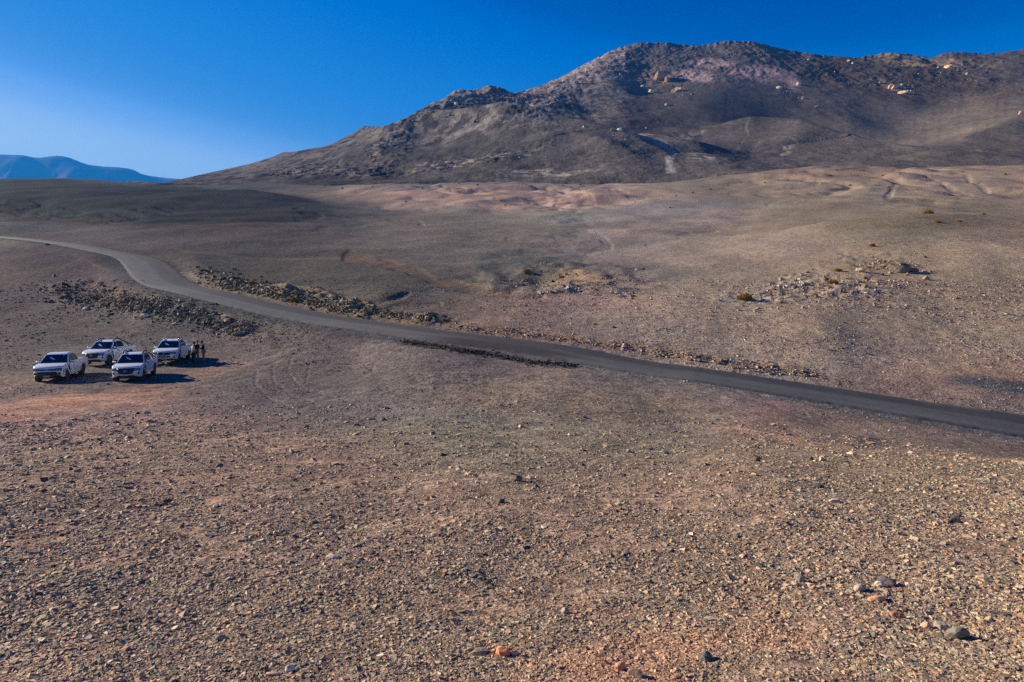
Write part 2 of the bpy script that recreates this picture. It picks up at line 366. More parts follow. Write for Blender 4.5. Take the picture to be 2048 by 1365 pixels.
lR = np.log(R)
def gz_at(az, r):
    i = np.interp(az, AZ, np.arange(len(AZ))); j = np.interp(r, R, np.arange(len(R)))
    i0 = np.clip(i.astype(int), 0, len(AZ) - 2); j0 = np.clip(j.astype(int), 0, len(R) - 2); fi = i - i0; fj = j - j0
    return (Zg[i0, j0] * (1 - fi) + Zg[i0 + 1, j0] * fi) * (1 - fj) + (Zg[i0, j0 + 1] * (1 - fi) + Zg[i0 + 1, j0 + 1] * fi) * fj
def gxy(x, y):
    x = np.atleast_1d(np.asarray(x, float)); y = np.atleast_1d(np.asarray(y, float))
    return gz_at(np.arctan2(x, y), np.hypot(x, y))
def hit(u, v, rmin=2.0):
    """first ground point on the ray through photo pixel (u, v)"""
    u = np.atleast_1d(np.asarray(u, float)); v = np.atleast_1d(np.asarray(v, float))
    x, y, z = ray(u, v); az = np.arctan2(x, y); e = z / np.hypot(x, y)
    out = np.full((len(u), 3), np.nan)
    for s in range(0, len(u), 4000):
        a = az[s:s + 4000]; ee = e[s:s + 4000]
        i = np.interp(a, AZ, np.arange(len(AZ))); i0 = np.clip(i.astype(int), 0, len(AZ) - 2); fi = (i - i0)[:, None]
        prof = (Zg[i0] * (1 - fi) + Zg[i0 + 1] * fi) / R[None, :]
        ok = (prof >= ee[:, None]) & (R[None, :] > rmin)
        j = ok.argmax(1); good = ok.any(1) & (j > 0); j = np.maximum(j, 1)
        p0 = prof[np.arange(len(a)), j - 1]; p1 = prof[np.arange(len(a)), j]
        f = np.clip((ee - p0) / np.where(np.abs(p1 - p0) < 1e-9, 1e-9, p1 - p0), 0, 1)
        r = R[j - 1] + (R[j] - R[j - 1]) * f
        zz = r * ee
        o = np.stack([r * np.sin(a), r * np.cos(a), zz], 1); o[~good] = np.nan
        out[s:s + 4000] = o
    return out

# ------------------------------------------------------------------ ground colour (albedo)
def c_(*s): return np.array(lin(*s)) * np.array((.94, .93, .885))
ALB = 1.95                                    # what a photo tone must be multiplied by to be an albedo
def T(*s): return np.clip(c_(*s) * ALB, 0, .8)
C = np.zeros(Zf.shape + (3,)); C[:] = T(112, 96, 88)
def mixc(m, col, k=1.0):
    global C
    m = np.clip(m * k, 0, 1)[..., None]; C = C * (1 - m) + np.asarray(col) * m
U, V = Uw, Vw
far = R2 > 50
mixc(sst(620, 540, V) * far, T(104, 92, 84))
mixc(sst(1150, 1500, U) * sst(840, 740, V) * far, T(126, 108, 92))
mixc(blob(U, V, 1750, 560, 480, 130) * far, T(118, 103, 87), .8)
mixc(blob(U, V, 620, 540, 330, 60, 5) * far, T(86, 79, 75), .9)
mixc(blob(U, V, 900, 470, 420, 60) * far, T(100, 90, 84), .7)
mixc(blob(U, V, 1120, 640, 260, 50, 4) * far, T(112, 98, 90), .8)
mixc(blob(U, V, 1140, 545, 240, 30) * far, T(84, 78, 72), .7)
mixc(blob(U, V, 1150, 560, 70, 18, 0) * far, T(150, 120, 90), .55)
mixc(wash * sst(-.5, .3, fbm(X2 / 16, Y2 / 30, 3, 322)), T(78, 76, 73), .8)
mixc(blob(U, V, 1300, 420, 300, 22, -3) * far, T(112, 104, 97), .6)
mixc(pinkC, T(128, 102, 92), .85)
mixc(pinkR, T(140, 117, 101), .85)
mixc(blob(U, V, 1680, 345, 200, 20) * far, T(138, 108, 95), .6)
mixc(blob(U, V, 1790, 430, 300, 26, 1) * far * (R2 < 200), T(108, 92, 74), .6)
mixc(blob(U, V, 1450, 432, 330, 14, -8) * far * (R2 > 160), T(140, 122, 106), .6)
mixc(blob(U, V, 150, 640, 300, 60) * (R2 > 40), T(96, 85, 80), .7)
mixc(blob(U, V, 200, 540, 170, 50) * (R2 > 40), T(88, 78, 76), .6)
mixc(blob(U, V, 60, 520, 110, 20) * (R2 > 60), T(66, 64, 68), .5)
mixc(blob(U, V, 500, 470, 240, 40) * (R2 > 80), T(92, 82, 78), .8)
mixc(blob(U, V, 330, 450, 260, 18, 2) * (R2 > 120), T(98, 80, 72), .6)
mixc(np.clip(darkL * 1.4, 0, 1) * (R2 > 225), T(50, 51, 53), .93)
mixc(darkL * sst(-.1, .4, fbm(X2 / 60, Y2 / 22, 3, 321)) * (R2 > 225), T(74, 70, 67), .6)
mixc(blob(U, V, 200, 446, 240, 8, 3) * (R2 > 180), T(78, 66, 62), .7)
mixc(blob(U, V, 660, 418, 260, 22, 3, .9) * (R2 > 225) * (R2 < 620), T(66, 66, 66), .6)
mixc(blob(U, V, 420, 372, 330, 9, 1, .9) * (R2 > 400), T(80, 77, 75), .7)
mixc(blob(U, V, 260, 385, 300, 10, 2) * (R2 > 235), T(62, 62, 60), .5)
mixc(blob(U, V, 100, 440, 160, 9, 6) * (R2 > 160), T(84, 68, 60), .7)
mixc(bankN, T(110, 94, 80), .6); mixc(bankF, T(134, 108, 84), .8); mixc(bankR, T(116, 92, 74), .7)
mixc(blob(U, V, 560, 590, 140, 10, 14) * far, T(150, 132, 116), .4)
mixc(dirt, T(104, 83, 71), .7); mixc(dirt2, T(116, 96, 84), .45)
mixc(line(U2, V2, [(359, 599), (400, 608), (446, 621)], 3, 2) * (R2 > 60) * (R2 < 110), T(150, 132, 116), .8)
# plain on the near side of the road
ns = (R2 < 62) & (Y2 > 10)
mixc(blob(U, V, 900, 760, 500, 70, 6) * ns, T(114, 97, 88), .7)
mixc(blob(U, V, 1120, 800, 330, 40, 4) * ns, T(118, 98, 82), .5)
mixc(blob(U, V, 1000, 850, 300, 30, 4) * ns, T(104, 94, 86), .5)
mixc((line(U, V, [(100, 805), (250, 785), (380, 760), (470, 728)], 26, 2) + line(U, V, [(0, 832), (120, 812), (330, 792)], 34, 2)) * ns, T(136, 106, 88), .6)
mixc(line(U, V, [(0, 795), (120, 780), (250, 770)], 26, 2) * ns, T(84, 78, 76), .6)
mixc((line(U, V, [(1440, 858), (1560, 872), (1640, 890)], 14, 2) + line(U, V, [(1640, 888), (1740, 898), (1790, 908)], 10, 2)) * ns, T(156, 120, 100), .6)
mixc(blob(U, V, 1750, 888, 50, 10) * ns, T(64, 62, 62), .8); mixc(blob(U, V, 1090, 818, 50, 8) * ns, T(84, 78, 74), .7)
mixc(blob(U, V, 1960, 930, 100, 12, 4) * ns, T(90, 84, 80), .5)
mixc(blob(U, V, 2010, 775, 130, 16, 6) * far, T(70, 74, 78), .9)
mixc(blob(U, V, 1560, 760, 90, 14, 8) * far, T(100, 96, 96), .4)
mixc(np.clip(rut, 0, 1) * (V2 < 840), T(138, 118, 104), .35)
# chalky crust patches
cr = (blob(U, V, 1495, 600, 70, 18) + blob(U, V, 1590, 572, 60, 10) + blob(U, V, 1245, 589, 30, 5) + blob(U, V, 1130, 581, 60, 5) + .6 * blob(U, V, 1700, 585, 60, 10)) * far
mixc(cr * sst(.0, .35, fbm(X2 / 1.2, Y2 / 1.2, 3, 45)), T(160, 152, 146), .5)
# grey gravel apron on the near shoulder, tan cut bank on the far one
ap = sst(3.2, 3.7, RD) * (1 - sst(5.2, 7.2, RD + 1.2 * fbm(X2 / 6, Y2 / 6, 2, 331)))
mixc(ap * (RLAT < 0), T(84, 82, 80), .75); mixc(ap * (RLAT > 0), T(112, 98, 88), .45)
mixc(blob(U, V, 385, 548, 60, 22, 40) * (RLAT > 4) * (R2 > 70) * (R2 < 130), T(150, 130, 112), .7)
mixc(line(U2, V2, [(800, 683), (960, 706), (1070, 727), (1150, 731)], 13, 1.8) * ns * sst(-.35, .25, fbm(X2 / 1.1, Y2 / 1.1, 3, 341)), T(50, 48, 48), .75)
mixc(blob(U, V, 900, 367, 520, 11, 0, .9) * (R2 > 330), T(86, 80, 82), .75)
mixc(blob(U, V, 1450, 352, 260, 6, -6, .9) * (R2 > 400), T(104, 96, 90), .45)
# foreground knoll: soil between the stones
fg = sst(34, 26, R2) * (Y2 > -5) + (Y2 <= -5)
mixc(fg, T(109, 97, 84), .95)
pat = sst(.15, .55, fbm(X2 / 2.2, Y2 / 2.2, 3, 48))
mixc(fg * pat, T(132, 113, 95), .4)
mixc(fg * sst(.1, .5, fbm(X2 / 5, Y2 / 5, 3, 49)), T(104, 88, 76), .6)
# broad, soft tone multipliers by district; darker backlit left side painted into the albedo
CAL_G = [(900, 478, 0.79, 0.94, 0.95), (420, 482, 0.49, 0.61, 0.68), (200, 662, 0.53, 0.68, 0.75), (720, 752, 0.52, 0.65, 0.76), (220, 407, 0.44, 0.64, 0.78), (1700, 382, 0.64, 0.79, 0.82), (1900, 602, 1.37, 1.50, 1.41), (1020, 402, 1.17, 1.40, 1.36), (100, 552, 0.55, 0.64, 0.72), (1500, 655, 1.10, 1.25, 1.26), (640, 557, 0.62, 0.75, 0.74), (1320, 482, 0.97, 1.12, 1.24), (1100, 832, 0.78, 0.96, 0.96), (1870, 902, 0.80, 0.90, 0.89)]
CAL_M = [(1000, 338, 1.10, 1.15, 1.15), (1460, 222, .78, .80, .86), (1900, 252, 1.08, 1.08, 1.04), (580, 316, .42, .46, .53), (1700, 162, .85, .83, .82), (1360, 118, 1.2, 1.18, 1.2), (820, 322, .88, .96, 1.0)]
def cal(U_, V_, L_, sx=170., sy=52.):
    num = np.full(np.shape(U_) + (3,), .004); den = np.full(np.shape(U_), .004)
    for (cu, cv, r_, g_, b_) in L_:
        w_ = np.exp(-((U_ - cu) / sx) ** 2 - ((V_ - cv) / sy) ** 2); num += w_[..., None] * np.array((r_, g_, b_)); den += w_
    return num / den[..., None]
C *= cal(U, V, CAL_G) * np.array((1.03, .965, 1.0)) * (1 + .07 * ((R2 < 62) & (R2 > 26)))[..., None]
# general mottling at several sizes
for lam, a, s in ((60, .10, 1), (17, .10, 2), (5, .10, 3), (1.6, .09, 4), (.6, .07, 5)):
    C *= (1 + a * (fbm(X2 / lam, Y2 / lam, 2, 200 + s)) * (R2 > lam * 1.5) * (1 - sst(lam * 90, lam * 160, R2)))[..., None]
C[..., 0] *= 1 + .05 * fbm(X2 / 23, Y2 / 23, 2, 301); C[..., 2] *= 1 - .06 * fbm(X2 / 31, Y2 / 31, 2, 302)
C = np.clip(C, .01, .8)

# ------------------------------------------------------------------ materials
def new_mat(name):
    m = bpy.data.materials.new(name); m.use_nodes = True; nt = m.node_tree; nt.nodes.clear()
    out = nt.nodes.new("ShaderNodeOutputMaterial"); b = nt.nodes.new("ShaderNodeBsdfPrincipled")
    nt.links.new(b.outputs[0], out.inputs['Surface'])
    return m, nt, b
def ground_mat(name, rough=.95, scales=((1.6, .35, .05), (9, .35, .012), (45, .3, .004)), spec=.02, bump=1.0, var=.35):
    """vertex colour times object-space speckle, with matching bump"""
    m, nt, b = new_mat(name); N = nt.nodes.new; L = nt.links.new
    b.inputs['Roughness'].default_value = rough; b.inputs['Specular IOR Level'].default_value = spec
    at_ = N("ShaderNodeAttribute"); at_.attribute_name = "col"
    tc = N("ShaderNodeTexCoord"); prev = at_.outputs['Color']; nprev = None
    for sc_, k, h in scales:
        n = N("ShaderNodeTexNoise"); n.inputs['Scale'].default_value = sc_; n.inputs['Detail'].default_value = 3; n.inputs['Roughness'].default_value = .65
        L(tc.outputs['Object'], n.inputs['Vector'])
        mr = N("ShaderNodeMapRange"); mr.inputs['From Min'].default_value = .3; mr.inputs['From Max'].default_value = .7
        mr.inputs['To Min'].default_value = 1 - k * var * 2; mr.inputs['To Max'].default_value = 1 + k * var * 2
        L(n.outputs['Fac'], mr.inputs['Value'])
        mx = N("ShaderNodeMix"); mx.data_type = 'RGBA'; mx.blend_type = 'MULTIPLY'; mx.inputs[0].default_value = 1
        L(prev, mx.inputs[6]); L(mr.outputs[0], mx.inputs[7]); prev = mx.outputs[2]
        bp = N("ShaderNodeBump"); bp.inputs['Strength'].default_value = bump; bp.inputs['Distance'].default_value = h * 2
        L(n.outputs['Fac'], bp.inputs['Height'])
        if nprev: L(nprev, bp.inputs['Normal'])
        nprev = bp.outputs['Normal']
    L(prev, b.inputs['Base Color']); L(nprev, b.inputs['Normal'])
    return m
M_ground = ground_mat("desert_soil", scales=((1.1, .25, .06), (5, .5, .04), (24, .5, .012)), var=.6)
M_mount = ground_mat("mountain_rock", scales=((.03, .12, .3), (.15, .25, .22), (.6, .4, .12)), var=.5)
M_stone = ground_mat("stone", rough=.7, scales=((30, .3, .002), (120, .25, .0006)), spec=.2, var=.35)
M_rubble = ground_mat("rubble_stone", rough=.85, scales=((3, .3, .02), (14, .25, .006)), spec=.08, var=.35)

def grid_faces(ni, nj, off=0):
    i, j = np.meshgrid(np.arange(ni - 1), np.arange(nj - 1), indexing='ij'); a = i * nj + j + off
    return np.stack([a, a + 1, a + nj + 1, a + nj], -1).reshape(-1, 4)[:, ::-1]
P3 = np.stack([X2, Y2, Zg], -1).reshape(-1, 3)
ground = np_mesh("ground", P3, grid_faces(*Zf.shape)[:, ::-1], M_ground, col=C.reshape(-1, 3))
tag(ground, "brown stony desert plain rising to the foot of the mountain", "ground", kind="structure")

# ------------------------------------------------------------------ mountain
RIDGE = [(330, 366, 1250), (400, 350, 1250), (455, 338, 1230), (500, 328, 1210), (540, 316, 1200), (566, 305, 1190), (588, 304, 1190), (619, 298, 1190), (649, 293, 1180), (676, 282, 1180), (711, 264, 1170), (728, 252, 1165), (746, 254, 1170),
         (772, 252, 1180), (808, 238, 1190), (843, 218, 1200), (865, 206, 1215), (887, 198, 1230), (909, 182, 1245), (924, 179, 1260), (944, 181.5, 1275), (979, 170.5, 1290), (997, 174, 1300),
         (1027, 186.5, 1360), (1049, 181.5, 1390), (1084, 170, 1450), (1106, 161, 1490), (1128, 152, 1530), (1155, 136, 1580), (1216, 105, 1680), (1239, 95, 1700), (1276, 85.5, 1710), (1331, 85.5, 1710), (1387, 91.5, 1705), (1424, 88, 1700),
         (1452, 82, 1700), (1503, 83, 1700), (1526, 88, 1695), (1554, 96, 1685), (1600, 104, 1662), (1646, 111, 1638), (1716, 115.5, 1602), (1748, 110, 1592), (1780, 105, 1582), (1817, 108.6, 1574),
         (1864, 116.5, 1568), (1887, 106, 1564), (1924, 104, 1560), (1970, 108.6, 1554), (2016, 104, 1546), (2048, 98, 1540), (2150, 92, 1520), (2300, 105, 1500), (2600, 120, 1480)]
Mp = []
for u in (350, 500, 650, 800, 950, 1100, 1250, 1400, 1550, 1700, 1850, 2000, 2150, 2400):
    vf = np.interp(u, [350, 700, 1000, 1340, 1500, 1650, 1850, 2048], [372, 368, 364, 362, 348, 340, 338, 334])
    Mp += [(u, vf + 14, 470), (u, vf, 590)]
for i, (u, v, y) in enumerate(RIDGE):
    if i % 2 == 0 or 700 < u < 1100: Mp.append((u, v + 1, y))
for u, v, y in RIDGE[::4]: Mp.append((u, v + 50, y + 450))
# spurs, dips behind them, scree bowls
Mp += [(430, 358, 900), (560, 335, 900), (560, 350, 720), (700, 325, 850), (700, 345, 700), (700, 290, 1020), (840, 300, 850), (840, 335, 700), (840, 270, 960), (840, 240, 1070),
       (940, 255, 940), (1000, 246, 930), (1000, 249, 985), (1000, 212, 1130), (960, 290, 810), (960, 330, 690), (1100, 268, 880), (1100, 258, 960), (1100, 230, 1080), (1100, 315, 730),
       (1180, 285, 820), (1180, 274, 920), (1180, 220, 1170), (1180, 330, 690), (1235, 298, 780), (1235, 285, 880), (1235, 240, 1060), (1235, 170, 1330), (1290, 320, 710), (1300, 292, 850), (1300, 250, 1030),
       (1300, 185, 1320), (1290, 130, 1530), (1345, 342, 660), (1340, 318, 745), (1400, 330, 690), (1400, 297, 830), (1400, 290, 900), (1400, 262, 1000), (1400, 215, 1130), (1400, 165, 1350), (1400, 130, 1500),
       (1500, 264, 940), (1500, 270, 1000), (1500, 240, 1080), (1500, 205, 1190), (1500, 165, 1340), (1500, 125, 1490), (1500, 310, 780), (1600, 276, 900), (1600, 282, 985), (1600, 250, 1080), (1600, 200, 1230),
       (1600, 150, 1400), (1600, 320, 740), (1700, 298, 830), (1700, 300, 920), (1700, 250, 1060), (1700, 200, 1220), (1700, 155, 1380), (1800, 318, 740), (1800, 300, 880), (1800, 250, 1070), (1800, 200, 1200), (1800, 150, 1380),
       (1900, 310, 760), (1900, 250, 1020), (1900, 200, 1190), (1900, 145, 1390), (2048, 290, 800), (2048, 240, 950), (2048, 200, 1090), (2048, 150, 1310), (2200, 250, 900), (2200, 160, 1280)]
MT = TPS(Mp, lam=3e-5)
azm = np.linspace(math.radians(-29), math.radians(50), 1180); Rm = np.exp(np.linspace(math.log(460), math.log(2500), 600))
MA, MR = np.meshgrid(azm, Rm, indexing='ij')
MZ = MT.z(MA, MR); MX = MR * np.sin(MA); MY = MR * np.cos(MA)
MU, MV = proj(MX, MY, MZ)
MUw, MVw = wobble(MU, MV, .8, 21)
# how rocky each place is
rv = np.interp(MU, [r_[0] for r_ in RIDGE], [r_[1] for r_ in RIDGE])
top = 1 - sst(20, 75, MVw - rv)
rock = np.clip(.9 * top * sst(600, 760, MU) + .8 * blob(MUw, MVw, 1350, 120, 260, 60, 5) + .7 * blob(MUw, MVw, 1800, 150, 260, 50, 8) + .6 * blob(MUw, MVw, 640, 345, 150, 14, -3) +
               .6 * blob(MUw, MVw, 940, 320, 190, 16, -8) + .4 * blob(MUw, MVw, 1100, 220, 200, 50) + .6 * blob(MUw, MVw, 780, 300, 70, 40, -50) + .4 * blob(MUw, MVw, 1330, 170, 60, 30) + .5 * blob(MUw, MVw, 1000, 262, 130, 18, 5), 0, 1)
scree = np.clip(blob(MUw, MVw, 1470, 220, 130, 75, 12) + blob(MUw, MVw, 1900, 250, 220, 60, -5) + blob(MUw, MVw, 1650, 270, 200, 30, 10), 0, 1)
edge = sst(520, 620, MR)
def spur(pts, H_, w0):
    P_ = np.array([at(*p)[:2] for p in pts]); best = np.full(MX.shape, 1e9); tt_ = np.zeros(MX.shape); n_ = len(P_) - 1
    for i in range(n_):
        a, b = P_[i], P_[i + 1]; d = b - a; t = np.clip(((MX - a[0]) * d[0] + (MY - a[1]) * d[1]) / (d @ d), 0, 1)
        q = np.hypot(MX - a[0] - t * d[0] + 9 * wx, MY - a[1] - t * d[1] + 9 * wy); m_ = q < best; best[m_] = q[m_]; tt_[m_] = ((i + t) / n_)[m_]
    return H_ * np.exp(-np.abs(best / w0) ** 1.35) * np.sin(np.pi * np.clip(.12 + .8 * tt_, 0, 1))
wx = fbm(MX / 90, MY / 90, 2, 461); wy = fbm(MX / 90, MY / 90, 2, 463)
MZ = MZ + edge * (1 - .6 * scree) * (3 * fbm(MX / 190, MY / 190, 2, 401) + 2.2 * fbm(MX / 80, MY / 80, 3, 402) * (1 - .5 * scree))
for pts, H_, w0 in (([(800, 262, 1000), (870, 255, 980), (1000, 248, 940), (1100, 266, 890), (1230, 297, 800), (1340, 343, 680)], 26, 52), ([(1400, 285, 960), (1500, 264, 950), (1600, 275, 910), (1700, 298, 850), (1850, 328, 740)], 24, 52),
                    ([(1080, 300, 800), (1180, 316, 740), (1260, 338, 680)], 12, 34), ([(470, 340, 1050), (600, 328, 950), (720, 335, 850), (840, 348, 740)], 12, 45), ([(900, 205, 1180), (850, 240, 1090), (780, 285, 960), (720, 325, 830)], 16, 45),
                    ([(1130, 200, 1260), (1160, 240, 1090), (1200, 270, 950)], 5, 45), 
                    ([(1260, 282, 900), (1340, 300, 830), (1420, 322, 740)], 12, 36), ([(1900, 300, 800), (2000, 270, 900), (2100, 250, 980)], 12, 50)):
    MZ += edge * spur(pts, H_, w0)
MZ += edge * rock * (1.9 * (ridged(MX / 70, MY / 90, 5, 403, .6) - .6) + .9 * ridged(MX / 17, MY / 21, 3, 404, .6))
MZ += edge * (1 - scree) * .45 * (ridged(MX / 34, MY / 60, 4, 405, .6))
MZ -= 60 * sst(620, 470, MR)
# skyline set to its surveyed height, jagged where it is bare rock
ru = np.array([q[0] for q in RIDGE], float); rp = np.array([at(*q) for q in RIDGE]); raz = np.arctan2(rp[:, 0], rp[:, 1]); rr_ = np.hypot(rp[:, 0], rp[:, 1]); re = rp[:, 2] / rr_
Rr = np.interp(azm, raz, rr_)[:, None]; Re = np.interp(azm, raz, re)[:, None]
jag = (.0011 * fbm(azm * 130, azm * 0 + 2, 4, 471, .65) * sst(math.radians(-16), math.radians(-9), azm))[:, None]
cz = np.array([np.interp(Rr[i, 0], Rm, MZ[i]) for i in range(len(azm))])[:, None]
dl = (Re + jag) * Rr - cz; kk = np.exp(-(np.arange(-110, 111) / 45.) ** 2); kk /= kk.sum()
dsm = np.convolve(np.pad(dl[:, 0], 110, mode='edge'), kk, 'valid')[:, None]
MZ += dsm * np.where(MR < Rr, np.exp(-((MR - Rr) / 420) ** 2), 1.) + (dl - dsm) * np.exp(-((MR - Rr) / 55) ** 2)
MZ = np.where(MR > Rr, np.minimum(MZ, (Re + jag) * MR - .12 * (MR - Rr)), np.minimum(MZ, (Re + jag) * MR - .0 * (Rr - MR)))
MC = np.zeros(MZ.shape + (3,)); MC[:] = T(84, 77, 74)
def mm(m, col, k=1.0):
    global MC
    m = np.clip(m * k, 0, 1)[..., None]; MC = MC * (1 - m) + np.asarray(col) * m
Um, Vm = MUw, MVw
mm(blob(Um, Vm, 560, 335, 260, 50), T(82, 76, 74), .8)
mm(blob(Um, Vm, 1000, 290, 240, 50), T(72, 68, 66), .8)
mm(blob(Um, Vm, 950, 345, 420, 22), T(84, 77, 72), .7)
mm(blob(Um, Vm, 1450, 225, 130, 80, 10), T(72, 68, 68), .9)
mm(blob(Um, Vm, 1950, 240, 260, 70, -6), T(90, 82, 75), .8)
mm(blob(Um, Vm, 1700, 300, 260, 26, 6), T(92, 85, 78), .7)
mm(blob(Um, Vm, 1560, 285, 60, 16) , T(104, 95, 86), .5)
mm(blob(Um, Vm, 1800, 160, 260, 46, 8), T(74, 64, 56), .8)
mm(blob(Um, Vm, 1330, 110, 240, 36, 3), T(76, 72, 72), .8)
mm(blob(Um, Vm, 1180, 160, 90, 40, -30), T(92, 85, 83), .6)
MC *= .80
for a in ((1395, 153, 45, 16, 8), (1520, 150, 75, 14, 4), (1580, 170, 16, 20, 0), (1420, 128, 60, 8, 0)):
    mm(blob(Um, Vm, *a), T(132, 112, 108), .75)
for a in ((1285, 290, 34, 7, 6), (1370, 283, 55, 6, -6), (1345, 335, 12, 22, -30), (1400, 330, 30, 10, 0), (1575, 300, 24, 9, -30), (1090, 345, 110, 6, 0)):
    mm(blob(Um, Vm, *a) * sst(-.4, .3, fbm(MX / 14, MY / 14, 3, 421)), T(138, 128, 116), .75)
mm(line(Um, Vm, [(1270, 295), (1310, 305), (1345, 325), (1345, 350)], 9, 1.2), T(128, 118, 108), .6)
# pale ledges among the rocks
lg = sst(.35, .75, ridged(MX / 26, MY / 40, 3, 431, .6) * .6)
mm(blob(Um, Vm, 620, 346, 130, 9, 0) * sst(-.1, .35, fbm(MX / 12, MY / 9, 3, 422)), T(150, 134, 122), .8)
mm(blob(Um, Vm, 935, 324, 150, 8, -7) * sst(0., .4, fbm(MX / 12, MY / 9, 3, 423)), T(146, 130, 116), .7)
mm(blob(Um, Vm, 770, 310, 34, 14, -45) * sst(-.1, .4, fbm(MX / 9, MY / 9, 3, 424)), T(148, 130, 114), .8)
mm(top * lg * (MU < 1250), T(128, 118, 112), .6)
mm(blob(Um, Vm, 1160, 215, 150, 60, -20) * lg, T(122, 112, 104), .5)
mm(blob(Um, Vm, 950, 255, 230, 26, -14) * lg, T(118, 108, 100), .6)
mm((blob(Um, Vm, 1325, 158, 26, 22) + blob(Um, Vm, 1790, 172, 40, 9, 30) + blob(Um, Vm, 1895, 130, 40, 8, 15)), T(124, 106, 92), .6)
mm(blob(Um, Vm, 1860, 125, 140, 16, 5) * lg, T(134, 118, 90), .6)
mm(scree * sst(.1, .6, ridged(MA * 110, MR / 420, 2, 441)), T(104, 96, 88), .2)
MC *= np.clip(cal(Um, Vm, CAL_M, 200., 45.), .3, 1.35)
for lam, a, s in ((240, .12, 1), (80, .12, 2), (26, .14, 3), (9, .14, 4), (4, .10, 5)):
    MC *= (1 + a * fbm(MX / lam, MY / lam, 2, 500 + s))[..., None]
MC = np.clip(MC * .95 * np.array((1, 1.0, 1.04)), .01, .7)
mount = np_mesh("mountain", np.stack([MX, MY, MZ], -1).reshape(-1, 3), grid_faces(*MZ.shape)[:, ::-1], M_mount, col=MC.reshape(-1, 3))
tag(mount, "dark bare mountain with rocky crest and scree bowls", "mountain", kind="structure")
def mhit(u, v):
    x, y, z = ray(u, v); az = math.atan2(x, y); e = z / math.hypot(x, y)
    i = int(np.clip(np.interp(az, azm, np.arange(len(azm))), 0, len(azm) - 1))
    prof = MZ[i] / Rm; j = int((prof >= e).argmax())
    return np.array([Rm[j] * math.sin(az), Rm[j] * math.cos(az), Rm[j] * e]), prof[j] >= e

# ------------------------------------------------------------------ far blue range
def far_range(name, prof, Y, depth, label):
    prof = densify([(a, b, 0) for a, b in prof], 260)
    n = 60; V_ = []
    for j in range(n):
        t = j / (n - 1)                                    # 0 foot (near) .. 0.5 crest .. 1 far foot
        for (u, v, _) in prof:
            yy = Y + (t - .5) * depth
            crest = at(u, v, Y)
            hgt = 1 - abs(t - .5) * 2
            hgt = hgt ** .85
            x = crest[0] * (yy / Y); z = crest[2] * hgt - 150 * (1 - hgt)
            V_.append((x, yy, z))
    V_ = np.array(V_)
    am = 170 * np.clip(1 - np.abs((V_[:, 1] - Y) / (depth * .5)), 0, 1) * np.clip(np.abs((V_[:, 1] - Y) / (depth * .12)), 0, 1)
    V_[:, 2] += am * (ridged(V_[:, 0] / 1500, V_[:, 1] / 2200, 4, 601) - .8)
    colr = np.tile(T(70, 62, 58), (len(V_), 1)) * (1 + .3 * fbm(V_[:, 0] / 700, V_[:, 1] / 700, 3, 602))[:, None]
    o = np_mesh(name, V_, grid_faces(n, 260)[:, ::-1], M_mount, col=np.clip(colr, .02, .5))
    return tag(o, label, "mountain", kind="structure")
far_range("far_mountain_range", [(-900, 300), (-500, 290), (-250, 315), (-60, 312), (0, 306.5), (40, 308), (72, 313), (100, 310), (124, 309), (145, 315), (168, 325), (200, 330), (262, 335), (285, 345), (320, 352), (372, 358), (420, 366), (520, 380)],
          12500, 5000, "distant blue mountain range on the horizon")

# ------------------------------------------------------------------ road
na = 22; nl = 1500
ti = np.linspace(0, 259, nl); lo = np.stack([np.interp(ti, np.arange(260), LOw[:, k]) for k in range(3)], 1); up = np.stack([np.interp(ti, np.arange(260), UPw[:, k]) for k in range(3)], 1)
s_ = np.linspace(0, 1, na)
RV = lo[:, None, :] * (1 - s_[None, :, None]) + up[:, None, :] * s_[None, :, None]
arc = np.r_[0, np.cumsum(np.linalg.norm(np.diff(lo[:, :2], axis=0), axis=1))]
SS, AR = np.meshgrid(s_, arc)
nn_ = (up - lo)[:, None, :2] / ROADW
wig = (.22 * fbm(AR / 1.3, SS * 0 + 4, 3, 701) * (SS == 0) + .22 * fbm(AR / 1.3, SS * 0 + 9, 3, 702) * (SS == 1))
RV[..., :2] += wig[..., None] * nn_
RV[..., 2] += .05 * np.sin(np.pi * SS) + .006 * fbm(RV[..., 0], RV[..., 1], 2, 703)
RV[:, 0, 2] -= .13; RV[:, -1, 2] -= .13
RC = np.zeros(RV.shape); RC[:] = T(70, 69, 67)
RU, RVv = proj(RV[..., 0], RV[..., 1], RV[..., 2])
def rm(m, col, k=1.):
    global RC
    m = np.clip(m * k, 0, 1)[..., None]; RC = RC * (1 - m) + np.asarray(col) * m
nzr = .06 * fbm(AR / 9, SS * 3, 3, 704)
rm(sst(.47, .52, SS + nzr * .6), T(58, 55, 54))                                   # newer, darker far lane
rm(sst(.30, .22, np.abs(SS - .27) + nzr) * 1., T(82, 81, 78), .7)            # wheel-polished near lane
for c0 in (.14, .34, .64, .86):
    rm(np.exp(-((SS - c0 + nzr * .4) / .035) ** 2), T(86, 84, 81) if c0 < .5 else T(68, 64, 62), .45)
rm(blob(RU, RVv, 1010, 695, 170, 12, 7.5, .5) * sst(.62, .45, SS), T(40, 34, 31), .85)   # fresh tar strip
rm(sst(.06, .0, SS + nzr), T(58, 56, 55), .5); rm(sst(.95, 1., SS + nzr), T(104, 94, 88), .6)
rm(sst(.25, .55, fbm(AR / 7, SS * 3 + 3, 3, 708)) * (sst(.3, .1, SS) + sst(.75, .95, SS)), T(104, 94, 86), .35)
rm(sst(440, 300, RU) * sst(.56, .48, SS), T(76, 79, 82), .4)  # pale grazing sheen around the bend, put into the near lane's colour
rm(sst(120, 40, RU), T(80, 82, 84), .35)  # same sheen painted across the far left end
